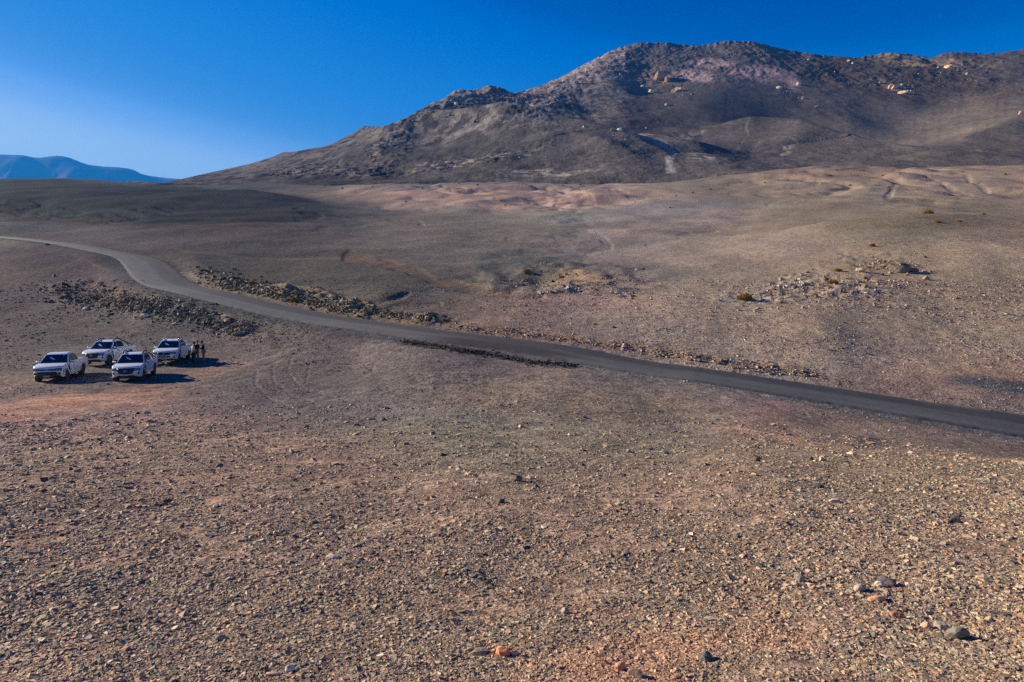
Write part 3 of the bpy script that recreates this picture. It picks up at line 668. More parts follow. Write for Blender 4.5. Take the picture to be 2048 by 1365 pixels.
RC *= np.array((.90, .95, 1.02)) * .8
RC *= (1 + .16 * fbm(AR / 6, SS * 4, 3, 705) + .08 * fbm(AR / 1.2, SS * 7, 2, 706))[..., None]
M_road = ground_mat("worn_asphalt", rough=.8, scales=((2, .12, .006), (18, .25, .004), (70, .25, .002)), spec=.3, var=.4)
road = np_mesh("road", RV.reshape(-1, 3), grid_faces(nl, na), M_road, col=np.clip(RC, .01, .5).reshape(-1, 3))
tag(road, "grey two lane asphalt road curving across the plain", "road", kind="structure")

# ------------------------------------------------------------------ stones
BOX = np.array([(-1, -1, -1), (1, -1, -1), (1, 1, -1), (-1, 1, -1), (-1, -1, 1), (1, -1, 1), (1, 1, 1), (-1, 1, 1)], float)
BF = np.array([(0, 3, 2, 1), (4, 5, 6, 7), (0, 1, 5, 4), (1, 2, 6, 5), (2, 3, 7, 6), (3, 0, 4, 7)])
PAL = {k: np.array([T(*c) for c in v]) for k, v in dict(
    near=[(134, 126, 112), (122, 112, 98), (152, 136, 116), (106, 100, 92), (164, 144, 120), (166, 134, 110), (128, 120, 106), (92, 86, 80), (170, 154, 134), (142, 118, 96), (152, 120, 96), (114, 106, 96)],
    plain=[(128, 112, 102), (112, 98, 90), (98, 88, 82), (146, 128, 114), (164, 150, 138), (86, 80, 77)],
    bank=[(150, 128, 108), (124, 106, 90), (106, 94, 84), (172, 152, 132), (92, 82, 74), (138, 108, 82)],
    chalk=[(168, 160, 152), (150, 142, 134), (134, 126, 118), (112, 104, 98)],
    mount=[(98, 92, 88), (84, 80, 77), (112, 105, 98), (72, 69, 69), (132, 122, 112)],
    tar=[(38, 36, 36), (48, 45, 44), (32, 30, 31), (60, 56, 54)]).items()}
def stones(name, P, size, pal, mat, flat=(.2, .5), label="", sink=.08, smooth=False, cat="stones"):
    n = len(P); jit = rng.normal(0, .22, (n, 8, 3)); B = BOX[None] * rng.uniform(.75, 1.15, (n, 8, 1)) + jit
    B[:, 4:, :2] *= rng.uniform(.45, .95, (n, 1, 1))
    asp = rng.uniform(.55, 1.0, n); fl = rng.uniform(*flat, n)
    B *= np.stack([np.ones(n), asp, fl], 1)[:, None, :] * (size / 2)[:, None, None]
    rz = rng.uniform(0, 2 * np.pi, n); tilt = rng.normal(0, .24, n); tx = rng.normal(0, .24, n)
    c, s = np.cos(tilt), np.sin(tilt); y = B[..., 1] * c[:, None] - B[..., 2] * s[:, None]; z = B[..., 1] * s[:, None] + B[..., 2] * c[:, None]; B[..., 1] = y; B[..., 2] = z
    c, s = np.cos(tx), np.sin(tx); x = B[..., 0] * c[:, None] - B[..., 2] * s[:, None]; z = B[..., 0] * s[:, None] + B[..., 2] * c[:, None]; B[..., 0] = x; B[..., 2] = z
    c, s = np.cos(rz), np.sin(rz); x = B[..., 0] * c[:, None] - B[..., 1] * s[:, None]; y = B[..., 0] * s[:, None] + B[..., 1] * c[:, None]; B[..., 0] = x; B[..., 1] = y
    B += P[:, None, :]; B[..., 2] += (size * fl * sink)[:, None]
    Fc = (BF[None] + (np.arange(n) * 8)[:, None, None]).reshape(-1, 4)
    p = pal if isinstance(pal, np.ndarray) and pal.ndim == 2 and len(pal) == n else PAL[pal][rng.integers(0, len(PAL[pal]), n)]
    cc = p * rng.uniform(.55, 1.12, (n, 1))
    if name not in ('gravel', 'mountain_rubble', 'asphalt_rubble'):
        pu, pv = proj(P[:, 0], P[:, 1], P[:, 2]); cc = cc * np.minimum(cal(pu, pv, CAL_G), 1.0) * .88
    if name == 'gravel': cc = cc * np.array((.94, .925, .90))
    o = np_mesh(name, B.reshape(-1, 3), Fc, mat, smooth=smooth, col=np.repeat(np.clip(cc, .01, .8), 8, 0))
    return tag(o, label, cat, kind="stuff")
# foreground scree
n = 380000
v = 1420 - (1420 - 800) * rng.random(n) ** 1.0; u = rng.uniform(-160, 2210, n)
n2 = 90000
u = np.concatenate([u, rng.uniform(-1300, -160, n2 // 2), rng.uniform(2210, 3400, n2 // 2)]); v = np.concatenate([v, 1500 - 640 * rng.random(n2)])
P = hit(u, v); r = np.hypot(P[:, 0], P[:, 1])
keep = (r < 38) & ~np.isnan(r)
crest = np.interp(u, [-200, 0, 500, 1024, 1536, 2048, 2300], [800, 812, 838, 868, 880, 912, 930])
n = len(u)
keep &= (v > crest + 30 * rng.normal(0, .6, n)) | (rng.random(n) < .25)
bare = sst(.2, .55, fbm(P[:, 0] / 2.2, P[:, 1] / 2.2, 3, 48)) * .8 + .5 * sst(.2, .6, fbm(P[:, 0] / .7, P[:, 1] / .7, 2, 148))
keep &= rng.random(n) > .8 * bare
P = P[keep]; r = r[keep]; u = u[keep]; v = v[keep]
tpx = sst(840, 1300, v)
px = np.exp(rng.normal(0, .62, len(r))) * (1.8 + 1.35 * tpx)
px *= 1 + 1.1 * (rng.random(len(r)) < .02)
px = np.minimum(px, 11 + 3 * rng.random(len(r)))
sz = px * r / F
idx = rng.integers(0, 12, len(r)); cc = PAL['near'][idx]
pinkish = sst(-.1, .5, fbm(P[:, 0] / 1.8, P[:, 1] / 1.8, 2, 481)) * sst(1150, 1340, v) * sst(600, 1300, u)
cc = cc * (1 - .5 * pinkish[:, None]) + T(178, 132, 104) * .5 * pinkish[:, None]
stones("gravel", P, sz, cc, M_stone, label="broken grey and tan stones covering the foreground slope", cat="gravel")
# scattered stones over the plain
n = 90000
v = rng.uniform(560, 900, n); u = rng.uniform(-60, 2110, n)
P = hit(u, v); r = np.hypot(P[:, 0], P[:, 1]); ok = ~np.isnan(r) & (r > 24) & (r < 135)
lat = np.full(n, 99.); cx = CEN[::3]
for s in range(0, n, 10000):
    d = np.hypot(P[s:s + 10000, None, 0] - cx[None, :, 0], P[s:s + 10000, None, 1] - cx[None, :, 1]); lat[s:s + 10000] = d.min(1)
ok &= lat > 4.3
dens = -.25 * (v > 690) * (r < 60) + .35 + .8 * fbm(P[:, 0] / 9, P[:, 1] / 9, 3, 482) + .5 * (v < 640) * (u > 1000) - .2 * blob(u, v, 250, 725, 400, 60)
ok &= rng.random(n) < dens
P = P[ok]; r = r[ok]
sz = np.clip(np.exp(rng.normal(0, .45, len(r))) * 1.5, .7, 5) * r / F
stones("scattered_stones", P, sz, 'plain', M_rubble, flat=(.4, .8), label="small loose stones strewn over the open plain", cat="stones")

def band(pts, w, n, vs=.5):
    pts = np.array(pts, float); d = np.r_[0, np.cumsum(np.hypot(*np.diff(pts, axis=0).T))]; t = rng.uniform(0, d[-1], n)
    return np.interp(t, d, pts[:, 0]) + rng.normal(0, w, n), np.interp(t, d, pts[:, 1]) + rng.normal(0, w * vs, n)
def scatter(name, lst, pal, mat, pxr, label, cat="rubble", flat=(.5, .9), maxr=900, sg=.68):
    us = np.concatenate([a for a, b in lst]); vs = np.concatenate([b for a, b in lst])
    P = hit(us, vs); r = np.hypot(P[:, 0], P[:, 1]); ok = ~np.isnan(r) & (r < maxr) & (r > 20)
    d = np.array([np.hypot(p[0] - CEN[:, 0], p[1] - CEN[:, 1]).min() for p in P]); ok &= d > 4.0
    P = P[ok]; r = r[ok]; px = np.clip(np.exp(rng.normal(0, sg, len(r))) * pxr, 1.2, pxr * 4)
    return stones(name, P, px * r / F, pal, mat, flat=flat, label=label, cat=cat)
scatter("rubble_bank", [band([(110, 588), (200, 600), (300, 618), (400, 630)], 26, 1900), band([(240, 600), (330, 615)], 16, 900), band([(380, 628), (440, 645), (500, 655)], 14, 800), band([(400, 660), (500, 665)], 12, 300)],
        'bank', M_rubble, 1.8, "loose rubble bank between the road and the parked pickups")
scatter("roadside_rubble", [band([(400, 548), (520, 575), (620, 598), (740, 622)], 9, 1900, .9), band([(440, 570), (560, 592), (690, 620)], 7, 1500), band([(740, 622), (820, 634), (890, 640)], 6, 900, .6), band([(850, 634), (870, 638)], 7, 160, .6)],
        'bank', M_rubble, 1.8, "pale broken rock heaped along the far edge of the road")
scatter("verge_rubble", [band([(900, 652), (1100, 676), (1300, 702), (1500, 730), (1640, 750)], 9, 1700, .6)], 'bank', M_rubble, 1.7, "low windrow of stones along the right stretch of road")
scatter("outcrop_stones", [band([(1740, 530), (1790, 532), (1825, 536)], 14, 300, .4), band([(1700, 540), (1830, 540)], 30, 180, .5), band([(1060, 565), (1150, 575), (1220, 560)], 60, 600, .35), band([(1560, 585), (1700, 580)], 70, 420, .3)],
        'bank', M_rubble, 1.9, "low weathered rock outcrops on the slope beyond the road")
scatter("pale_stones", [band([(1470, 590), (1540, 598), (1480, 612)], 26, 130, .35), band([(1232, 588), (1262, 590)], 6, 60, .3), band([(1100, 583), (1160, 580)], 10, 130, .3), band([(1560, 570), (1610, 575)], 12, 130, .3), band([(1380, 740), (1560, 760)], 40, 500, .3), band([(640, 600), (700, 608)], 20, 120, .4)],
        'chalk', M_rubble, 2.2, "chalky white crust and stones lying on the brown slope")
scatter("asphalt_rubble", [band([(805, 684), (880, 694), (960, 706), (1030, 718), (1070, 726)], 4.5, 1700, .6), band([(1070, 726), (1150, 731)], 7, 700, .4), band([(905, 700), (960, 708)], 5, 300, .5)],
        'tar', M_rubble, 1.7, "black broken asphalt dumped beside the near edge of the road", flat=(.35, .7))
# rocks on the mountain
lst = []
for args in (([(530, 350), (600, 345), (700, 348)], 14, 420, .35), ([(740, 318), (790, 292), (800, 280)], 12, 260, .5), ([(850, 335), (950, 325), (1080, 312)], 12, 330, .4), ([(800, 245), (870, 215), (990, 195)], 16, 380, .5),
             ([(1040, 205), (1160, 165), (1230, 130)], 24, 420, .5), ([(880, 250), (1060, 240), (1180, 215)], 30, 350, .4), ([(1240, 110), (1400, 110), (1560, 110)], 30, 380, .5), ([(1640, 140), (1800, 150), (2000, 160)], 46, 320, .4), ([(1300, 160), (1350, 170), (1390, 190)], 16, 220, .6),
             ([(1560, 170), (1640, 215)], 12, 90, .8), ([(1780, 165), (1830, 185)], 10, 90, .5), ([(1100, 280), (1300, 290)], 50, 160, .4), ([(1880, 130), (1920, 140)], 10, 80, .5)):
    a, b = band(*args); lst += [mhit(x, y) for x, y in zip(a, b)]
P = np.array([p for p, ok in lst if ok]); r = np.hypot(P[:, 0], P[:, 1])
stones("mountain_rubble", P, np.clip(np.exp(rng.normal(0, .5, len(r))) * 1.5, .8, 6) * r / F, 'mount', M_mount, flat=(.5, 1.), label="broken ledges and blocks strewn on the mountainside", cat="rubble")
#@OBJECTS@
# ------------------------------------------------------------------ object materials
def simple(name, color, rough=.5, metal=0., spec=.5, noise=0., nscale=3., coat=0., emis=None):
    m, nt, b = new_mat(name); N = nt.nodes.new; L = nt.links.new
    b.inputs['Roughness'].default_value = rough; b.inputs['Metallic'].default_value = metal; b.inputs['Specular IOR Level'].default_value = spec
    b.inputs['Coat Weight'].default_value = coat
    tc = N("ShaderNodeTexCoord"); n = N("ShaderNodeTexNoise"); n.inputs['Scale'].default_value = nscale; n.inputs['Detail'].default_value = 4
    L(tc.outputs['Object'], n.inputs['Vector'])
    mr = N("ShaderNodeMapRange"); mr.inputs['To Min'].default_value = 1 - noise; mr.inputs['To Max'].default_value = 1 + noise; L(n.outputs['Fac'], mr.inputs['Value'])
    mx = N("ShaderNodeMix"); mx.data_type = 'RGBA'; mx.blend_type = 'MULTIPLY'; mx.inputs[0].default_value = 1; mx.inputs[6].default_value = (*color, 1)
    L(mr.outputs[0], mx.inputs[7]); L(mx.outputs[2], b.inputs['Base Color'])
    return m
def dusty_paint(name, color):
    """white car paint with road dust on the lower panels"""
    m, nt, b = new_mat(name); N = nt.nodes.new; L = nt.links.new
    b.inputs['Roughness'].default_value = .32; b.inputs['Coat Weight'].default_value = .5
    tc = N("ShaderNodeTexCoord"); sp = N("ShaderNodeSeparateXYZ"); L(tc.outputs['Object'], sp.inputs[0])
    n = N("ShaderNodeTexNoise"); n.inputs['Scale'].default_value = 5; n.inputs['Detail'].default_value = 4; L(tc.outputs['Object'], n.inputs['Vector'])
    ad = N("ShaderNodeMath"); ad.operation = 'MULTIPLY_ADD'; ad.inputs[1].default_value = .25; L(n.outputs['Fac'], ad.inputs[0]); L(sp.outputs['Z'], ad.inputs[2])
    mr = N("ShaderNodeMapRange"); mr.inputs['From Min'].default_value = .55; mr.inputs['From Max'].default_value = 1.15; mr.inputs['To Min'].default_value = .45; mr.inputs['To Max'].default_value = .0
    L(ad.outputs[0], mr.inputs['Value'])
    mx = N("ShaderNodeMix"); mx.data_type = 'RGBA'; mx.inputs[6].default_value = (*color, 1); mx.inputs[7].default_value = (.36, .29, .23, 1)
    L(mr.outputs[0], mx.inputs[0]); L(mx.outputs[2], b.inputs['Base Color'])
    return m
M_white = dusty_paint("white_car_paint", (.86, .87, .88))
M_trim = simple("black_plastic_trim", (.022, .022, .024), .55, noise=.2)
M_glass = simple("tinted_window_glass", (.012, .020, .022), .06, spec=.7, coat=.6)
M_chrome = simple("chrome_trim", (.7, .7, .72), .15, metal=1.)
M_lamp = simple("headlamp_lens", (.16, .17, .19), .1, spec=.8, coat=.8)
M_tyre = simple("dusty_tyre_rubber", (.045, .04, .036), .9, noise=.3, nscale=12)
M_rim = simple("alloy_wheel_rim", (.33, .33, .34), .35, metal=.7)
M_red = simple("red_lamp_lens", (.45, .02, .015), .2, coat=.6)
M_plate = simple("white_plate", (.7, .7, .7), .5); M_blue = simple("blue_plate_band", (.02, .07, .35), .5); M_char = simple("plate_characters", (.02, .02, .02), .6)
M_bed = simple("bed_liner", (.04, .04, .042), .8, noise=.3)

# ------------------------------------------------------------------ pickups (forward = +x, left = +y)
def arch(cx, z0, r_, n=9, inner=False):
    return [(cx + r_ * math.cos(math.pi * k / (n - 1)), z0 + r_ * math.sin(math.pi * k / (n - 1))) for k in range(n)]
def outline(s, rounded=1.0):
    a = abs(s); inner = a < .93; well = a > .655
    O = [(0.02, .48), (0.0, .62), (0.0, 1.0), (0.02, 1.12 if not inner else 1.10)]
    O += [(.10, 1.14 if not inner else 1.10), (.11, 1.145 if not inner else .70), (1.70, 1.15 if not inner else .70), (1.72, 1.155 if not inner else 1.12)]
    O += [(1.86, 1.16), (2.9, 1.165), (3.92, 1.165), (4.10, 1.175 + .01 * (1 - a)), (4.45, 1.15 + .02 * (1 - a * a)), (4.80, 1.10 + .03 * (1 - a * a)), (5.06, 1.03 + .03 * (1 - a * a)), (5.19, .95), (5.27, .82), (5.30, .66), (5.29, .52), (5.20, .40), (5.02, .36)]
    for (px_, pz_) in arch(4.36, .40, .47):
        O.append((px_, pz_ if well else min(pz_, .40)))
    O += [(3.80, .36), (2.8, .35), (1.80, .36)]
    for (px_, pz_) in arch(1.24, .40, .47):
        O.append((px_, pz_ if well else min(pz_, .40)))
    O += [(.62, .42), (.2, .46)]
    return O
HW = .925
def halfw(x, z):
    w = HW
    w -= .20 * max(0, (x - 4.75) / .55) ** 1.6
    w -= .05 * max(0, (.35 - x) / .35)
    if z > 1.0: w -= .16 * (z - 1.0)
    if z < .5: w -= .12 * (.5 - z)
    return w
def planx(x, s): return x - (.20 * max(0, (x - 4.7) / .6) * abs(s) ** 2.4)
def body_bm():
    st = [-1, -.96, -.935, -.925, -.66, -.65, -.35, 0, .35, .65, .66, .925, .935, .96, 1]
    bm = bmesh.new(); rings = []
    for s in st:
        ring = []
        for (x, z) in outline(s):
            zz = z - (.022 if abs(s) == 1 and z > 1.0 else 0)
            ring.append(bm.verts.new((planx(x, s), s * halfw(x, z), zz)))
        rings.append(ring)
    n = len(rings[0])
    for a, b in zip(rings[:-1], rings[1:]):
        for i in range(n):
            try: bm.faces.new((a[i], a[(i + 1) % n], b[(i + 1) % n], b[i]))
            except ValueError: pass
    for rg in (rings[0], rings[-1]):
        f = bm.faces.new(rg); bmesh.ops.triangulate(bm, faces=[f])
    bmesh.ops.dissolve_degenerate(bm, dist=1e-4, edges=bm.edges)
    return bm
def cabw(z): return .865 - .20 * (z - 1.16) / .55
def cab_bm():
    O = [(1.84, 1.15), (1.90, 1.30), (2.05, 1.64), (2.14, 1.735), (2.35, 1.765), (2.7, 1.79), (3.0, 1.775), (3.16, 1.73), (3.26, 1.68), (3.62, 1.43), (4.0, 1.16), (4.0, 1.14), (1.84, 1.13)]
    bm = bmesh.new(); rings = []
    for s in (-1, -.93, -.8, -.4, 0, .4, .8, .93, 1):
        rings.append([bm.verts.new((x + (.05 * (1 - s * s) if x > 3.2 else -.02 * (1 - s * s)), s * cabw(z), z - (.045 if abs(s) == 1 else .012 if abs(s) == .93 else 0) * (z > 1.7))) for x, z in O])
    n = len(O)
    for a, b in zip(rings[:-1], rings[1:]):
        for i in range(n): bm.faces.new((a[i], a[(i + 1) % n], b[(i + 1) % n], b[i]))
    bm.faces.new(rings[0]); bm.faces.new(rings[-1][::-1])
    return bm
def slab(pts, th):
    """closed plate from an ordered outline of 3-D points, thickened by vector th"""
    bm = bmesh.new(); a = [bm.verts.new(p) for p in pts]; b = [bm.verts.new(Vector(p) + Vector(th)) for p in pts]; n = len(a)
    bm.faces.new(a); bm.faces.new(b[::-1])
    for i in range(n): bm.faces.new((a[i], b[i], b[(i + 1) % n], a[(i + 1) % n]))
    return bm
def box(x0, x1, y0, y1, z0, z1, bm=None):
    bm = bm or bmesh.new()
    r_ = bmesh.ops.create_cube(bm, size=1)
    for v_ in r_['verts']: v_.co = Vector(((x0 + x1) / 2 + v_.co.x * (x1 - x0), (y0 + y1) / 2 + v_.co.y * (y1 - y0), (z0 + z1) / 2 + v_.co.z * (z1 - z0)))
    return bm
FZ = [(1.03, 5.06), (.95, 5.19), (.82, 5.27), (.66, 5.30), (.52, 5.29), (.40, 5.20), (.36, 5.02)]
def frontx(y, z):
    x = float(np.interp(z, [q[0] for q in FZ[::-1]], [q[1] for q in FZ[::-1]])); s = min(1, abs(y) / halfw(x, z)); return planx(x, s)
def fpanel(f0, f1, z0, z1, off=.012, ny=12, nz=5, th=.03):
    """sheet following the nose; f0(t), f1(t) give the y limits at height fraction t"""
    bm = bmesh.new(); A = []; B = []
    for j in range(nz):
        t = j / (nz - 1); z = z0 + (z1 - z0) * t; a, b = f0(t), f1(t)
        for i in range(ny):
            y = a + (b - a) * i / (ny - 1); x = frontx(y, z)
            A.append(bm.verts.new((x + off, y * 1.004, z))); B.append(bm.verts.new((x + off - th, y, z)))
    g = lambda L, j, i: L[j * ny + i]
    for j in range(nz - 1):
        for i in range(ny - 1):
            bm.faces.new((g(A, j, i), g(A, j, i + 1), g(A, j + 1, i + 1), g(A, j + 1, i)))
            bm.faces.new((g(B, j, i), g(B, j + 1, i), g(B, j + 1, i + 1), g(B, j, i + 1)))
    per = [(0, i) for i in range(ny)] + [(j, ny - 1) for j in range(1, nz)] + [(nz - 1, i) for i in range(ny - 2, -1, -1)] + [(j, 0) for j in range(nz - 2, 0, -1)]
    for (p, q) in zip(per, per[1:] + per[:1]):
        bm.faces.new((g(A, *p), g(B, *p), g(B, *q), g(A, *q)))
    return bm
def tube(pts, r_, bm=None, seg=8):
    bm = bm or bmesh.new(); pts = [Vector(p) for p in pts]; rings = []
    for i, p in enumerate(pts):
        d = (pts[min(i + 1, len(pts) - 1)] - pts[max(i - 1, 0)]).normalized(); u_ = d.orthogonal().normalized()
        if i: u_ = (pu - d * pu.dot(d)).normalized()
        pu = u_; w_ = d.cross(u_); rings.append([bm.verts.new(p + (u_ * math.cos(k * 2 * math.pi / seg) + w_ * math.sin(k * 2 * math.pi / seg)) * r_) for k in range(seg)])
    for a, b in zip(rings[:-1], rings[1:]):
        for k_ in range(seg): bm.faces.new((a[k_], a[(k_ + 1) % seg], b[(k_ + 1) % seg], b[k_]))
    bm.faces.new(rings[0]); bm.faces.new(rings[-1][::-1]); return bm
def lathe_y(prof, seg=28):
    bm = bmesh.new(); rings = [[bm.verts.new((r_ * math.cos(a), y, r_ * math.sin(a))) for a in np.linspace(0, 2 * math.pi, seg, endpoint=False)] for r_, y in prof]
    for a, b in zip(rings[:-1], rings[1:]):
        for k_ in range(seg): bm.faces.new((a[k_], a[(k_ + 1) % seg], b[(k_ + 1) % seg], b[k_]))
    bm.faces.new(rings[0]); bm.faces.new(rings[-1][::-1]); return bm
def wheel(t, x, side):
    w_ = bpy.data.objects.new("wheel", None); COL.objects.link(w_); w_.parent = t; w_.location = (x, side * .785, .395)
    bm_obj("tyre", lathe_y([(.25, -.12), (.375, -.13), (.40, -.10), (.405, 0), (.40, .10), (.375, .13), (.25, .12)]), M_tyre, w_)
    bm = lathe_y([(.05, side * .06), (.245, side * .05), (.262, side * .115), (.245, side * .118), (.235, side * .075)])
    for k_ in range(6):
        a = k_ * math.pi / 3; c, s = math.cos(a), math.sin(a)
        pts = [(.05, -.035), (.24, -.03), (.24, .03), (.05, .035)]
        q = [Vector((px_ * c - pz_ * s, side * .085, px_ * s + pz_ * c)) for px_, pz_ in pts]
        va = [bm.verts.new(p) for p in q]; vb = [bm.verts.new(p + Vector((0, side * .025, 0))) for p in q]
        bm.faces.new(va); bm.faces.new(vb[::-1])
        for i in range(4): bm.faces.new((va[i], vb[i], vb[(i + 1) % 4], va[(i + 1) % 4]))
    bm_obj("rim", bm, M_rim, w_, smooth=False)
def pickup(style, label, pos, fwd):
    x, y = pos; z = float(gxy(x, y)[0])
    t = thing("pickup_truck", label, "pickup truck", (x, y, z), math.atan2(fwd[1], fwd[0]), "white pickups parked on the gravel")
    bm_obj("body", body_bm(), M_white, t, bevel=.018)
    bm_obj("cab_roof", cab_bm(), M_white, t, bevel=.02)
    # chassis, seen dark below the sills
    bm = box(.3, 5.0, -.5, .5, .26, .42); box(1.14, 1.34, -.7, .7, .30, .46, bm); box(4.26, 4.46, -.7, .7, .30, .44, bm)
    bm_obj("chassis", bm, M_trim, t, smooth=False)
    # windscreen and rear window
    def wsp(k_, s, o): return (3.99 - .73 * k_ + .05 * (1 - s * s) + .55 * o, s * (cabw(1.16 + .52 * k_) - .055), 1.165 + .515 * k_ + .8 * o)
    pts = [wsp(.04, s, .018) for s in (-1, -.5, 0, .5, 1)] + [wsp(.97, s, .018) for s in (1, .5, 0, -.5, -1)]
    bm_obj("windscreen", slab(pts, (-.02, 0, -.03)), M_glass, t, smooth=False)
    if style == 'c' or style == 'a':
        bm_obj("sticker", slab([wsp(.84, s, .024) for s in (.66, .80)] + [wsp(.90, s, .024) for s in (.80, .66)], (-.004, 0, -.006)), M_plate, t, smooth=False)
    pts = [(1.855 - .012, -.66, 1.25), (1.855 - .012, .66, 1.25), (2.02, .56, 1.62), (2.02, -.56, 1.62)]
    bm_obj("rear_window", slab(pts, (.02, 0, 0)), M_glass, t, smooth=False)
    for s in (1, -1):
        def sp(x_, z_, o=0.0): return (x_, s * (cabw(z_) if z_ > 1.16 else min(halfw(x_, z_), HW)) + s * o, z_)
        for k_, (dx0, dx1) in enumerate(((2.98, 3.86), (1.98, 2.94))):
            low = [(dx0, 1.12), (dx0, .46), (dx1 - (.12 if k_ == 0 else 0), .46), (dx1, .9), (dx1, 1.12)] if k_ == 0 else [(dx1, 1.12), (dx1, .46), (dx0 + .08, .46), (dx0 - .04, .85), (dx0 - .1, 1.12)]
            dr = bm_obj("door", slab([(a_, s * (halfw(a_, b_) + .004), b_) for a_, b_ in low], (0, s * .008, 0)), M_white, t, smooth=False, bevel=.004, seg=1)
            win = [(3.74, 1.22), (3.18, 1.645), (3.0, 1.675), (3.0, 1.22)] if k_ == 0 else [(2.92, 1.22), (2.92, 1.68), (2.35, 1.665), (2.16, 1.60), (1.99, 1.30), (2.02, 1.22)]
            bm_obj("window", slab([sp(a_, b_, .004) for a_, b_ in win], (0, s * .01, .003)), M_glass, dr, smooth=False)
            hx = (3.05, 3.25) if k_ == 0 else (2.0, 2.2)
            bm_obj("handle", box(hx[0], hx[1], s * .915 - .015 + s * .02, s * .915 + .015 + s * .02, 1.0, 1.035), M_trim if style == 'b' else M_white, dr, smooth=False)
        # mirror
        bm = bmesh.new(); bmesh.ops.create_icosphere(bm, subdivisions=2, radius=1)
        for v_ in bm.verts: v_.co = Vector((3.72 + v_.co.x * .07, s * (1.03 + v_.co.y * .0) + v_.co.y * .11, 1.24 + v_.co.z * .095))
        mo = bm_obj("mirror", bm, M_white if style == 'c' else M_trim, t)
        if style != 'c':
            bm = bmesh.new(); bmesh.ops.create_icosphere(bm, subdivisions=2, radius=1)
            for v_ in bm.verts: v_.co = Vector((3.735 + v_.co.x * .07, s * 1.03 + v_.co.y * .112, 1.265 + v_.co.z * .08))
            bm_obj("mirror_cap", bm, M_white, mo)
        bm_obj("mirror_arm", box(3.7, 3.76, min(s * .85, s * .96), max(s * .85, s * .96), 1.17, 1.21), M_trim, mo, smooth=False)
        # headlamps, fog lamps, tail lamps
        hz = (.80, .93)
        bm_obj("headlight", fpanel((lambda q: s * (.50 - .02 * q)), (lambda q: s * (.80 - .02 * q)), hz[0] + (.03 if style == 'a' else 0), hz[1], .014, 8, 4), M_lamp, t)
        bm_obj("headlight_housing", fpanel((lambda q: s * .47), (lambda q: s * .83), hz[0] - .015, hz[1] + .025, .004, 8, 4), M_trim, t)
        if style == 'b': bm_obj("fog_lamp", fpanel((lambda q: s * (.72 - .04 * math.sin(q * math.pi))), (lambda q: s * (.76 + .035 * math.sin(q * math.pi))), .54, .72, .012, 5, 6), M_trim, t)
        elif style == 'a': bm_obj("fog_lamp", fpanel((lambda q: s * .62), (lambda q: s * (.80 - .03 * q)), .53, .68, .012, 5, 5), M_trim, t)
        else: bm_obj("fog_lamp", fpanel((lambda q: s * (.60 + .14 * q)), (lambda q: s * .78), .50, .66, .012, 5, 5), M_trim, t)
        bm_obj("tail_light", box(-.012, .05, min(s * .80, s * .885), max(s * .80, s * .885), .78, 1.08), M_red, t, smooth=False, bevel=.006)
        for wx in (4.36, 1.24): wheel(t, wx, s)
        # arch lips
        for cx_ in (4.36, 1.24):
            pts = [(cx_ + .475 * math.cos(a), s * (halfw(cx_, .8) + .004), .40 + .475 * math.sin(a)) for a in np.linspace(.02, math.pi - .02, 14)]
            bm_obj("arch_lip", tube(pts, .014, seg=6), M_trim if style == 'b' else M_white, t)
        if style != 'a':
            pts = [(3.2, s * .585, 1.75), (3.05, s * .64, 1.85), (2.6, s * .65, 1.89), (2.2, s * .64, 1.86), (2.08, s * .585, 1.74)]
            bm_obj("roof_rail", tube(pts, .042), M_trim if style == 'b' else M_chrome, t)
        if style == 'a': bm_obj("bed_rail", box(.15, 1.68, min(s * .86, s * .90), max(s * .86, s * .90), 1.135, 1.155), M_trim, t, smooth=False)
        if style != 'b': bm_obj("side_step", box(1.9, 3.75, min(s * .80, s * .93), max(s * .80, s * .93), .30, .35), M_trim, t, smooth=False, bevel=.01)
    if style == 'a':
        bm_obj("grille", fpanel((lambda q: -.47), (lambda q: .47), .83, .91, .016), M_trim, t)
        bm_obj("chrome_bar", fpanel((lambda q: -.50), (lambda q: .50), .80, .825, .024, 12, 2), M_chrome, t)
        bm_obj("emblem", fpanel((lambda q: -.13), (lambda q: .13), .85, .885, .03, 5, 3), M_chrome, t)
        bm_obj("lower_grille", fpanel((lambda q: -.62 + .08 * q), (lambda q: .62 - .08 * q), .50, .74, .014), M_trim, t)
        bm_obj("bumper", fpanel((lambda q: -.76), (lambda q: .76), .37, .49, .016), M_trim, t)
    elif style == 'b':
        bm_obj("grille", fpanel((lambda q: -.42 - .12 * q), (lambda q: .42 + .12 * q), .60, .97, .022), M_trim, t)
        bm = bmesh.new()
        pts = [(5.315, .095 * math.cos(a), .80 + .055 * math.sin(a)) for a in np.linspace(0, 2 * math.pi, 15)]
        bm = tube(pts, .012, seg=6); box(5.30, 5.325, -.12, .12, .787, .813, bm)
        bm_obj("emblem", bm, M_chrome, t)
        bm_obj("bumper", fpanel((lambda q: -.64 + .16 * q), (lambda q: .64 - .16 * q), .37, .50, .014), M_trim, t)
        for s in (1, -1): bm_obj("hood_crease", tube([(4.95, s * .42, 1.075), (4.55, s * .50, 1.142), (4.15, s * .56, 1.172)], .014, seg=6), M_white, t)
    else:
        bm_obj("grille", fpanel((lambda q: -.40 - .08 * q), (lambda q: .40 + .08 * q), .72, .94, .016), M_trim, t)
        bm_obj("chrome_bar", fpanel((lambda q: -.42), (lambda q: .42), .695, .715, .024, 12, 2), M_chrome, t)
        bm_obj("emblem", fpanel((lambda q: -.07), (lambda q: .07), .80, .87, .03, 5, 3), M_chrome, t)
        bm_obj("lower_grille", fpanel((lambda q: -.50 + .05 * q), (lambda q: .50 - .05 * q), .56, .66, .014), M_trim, t)
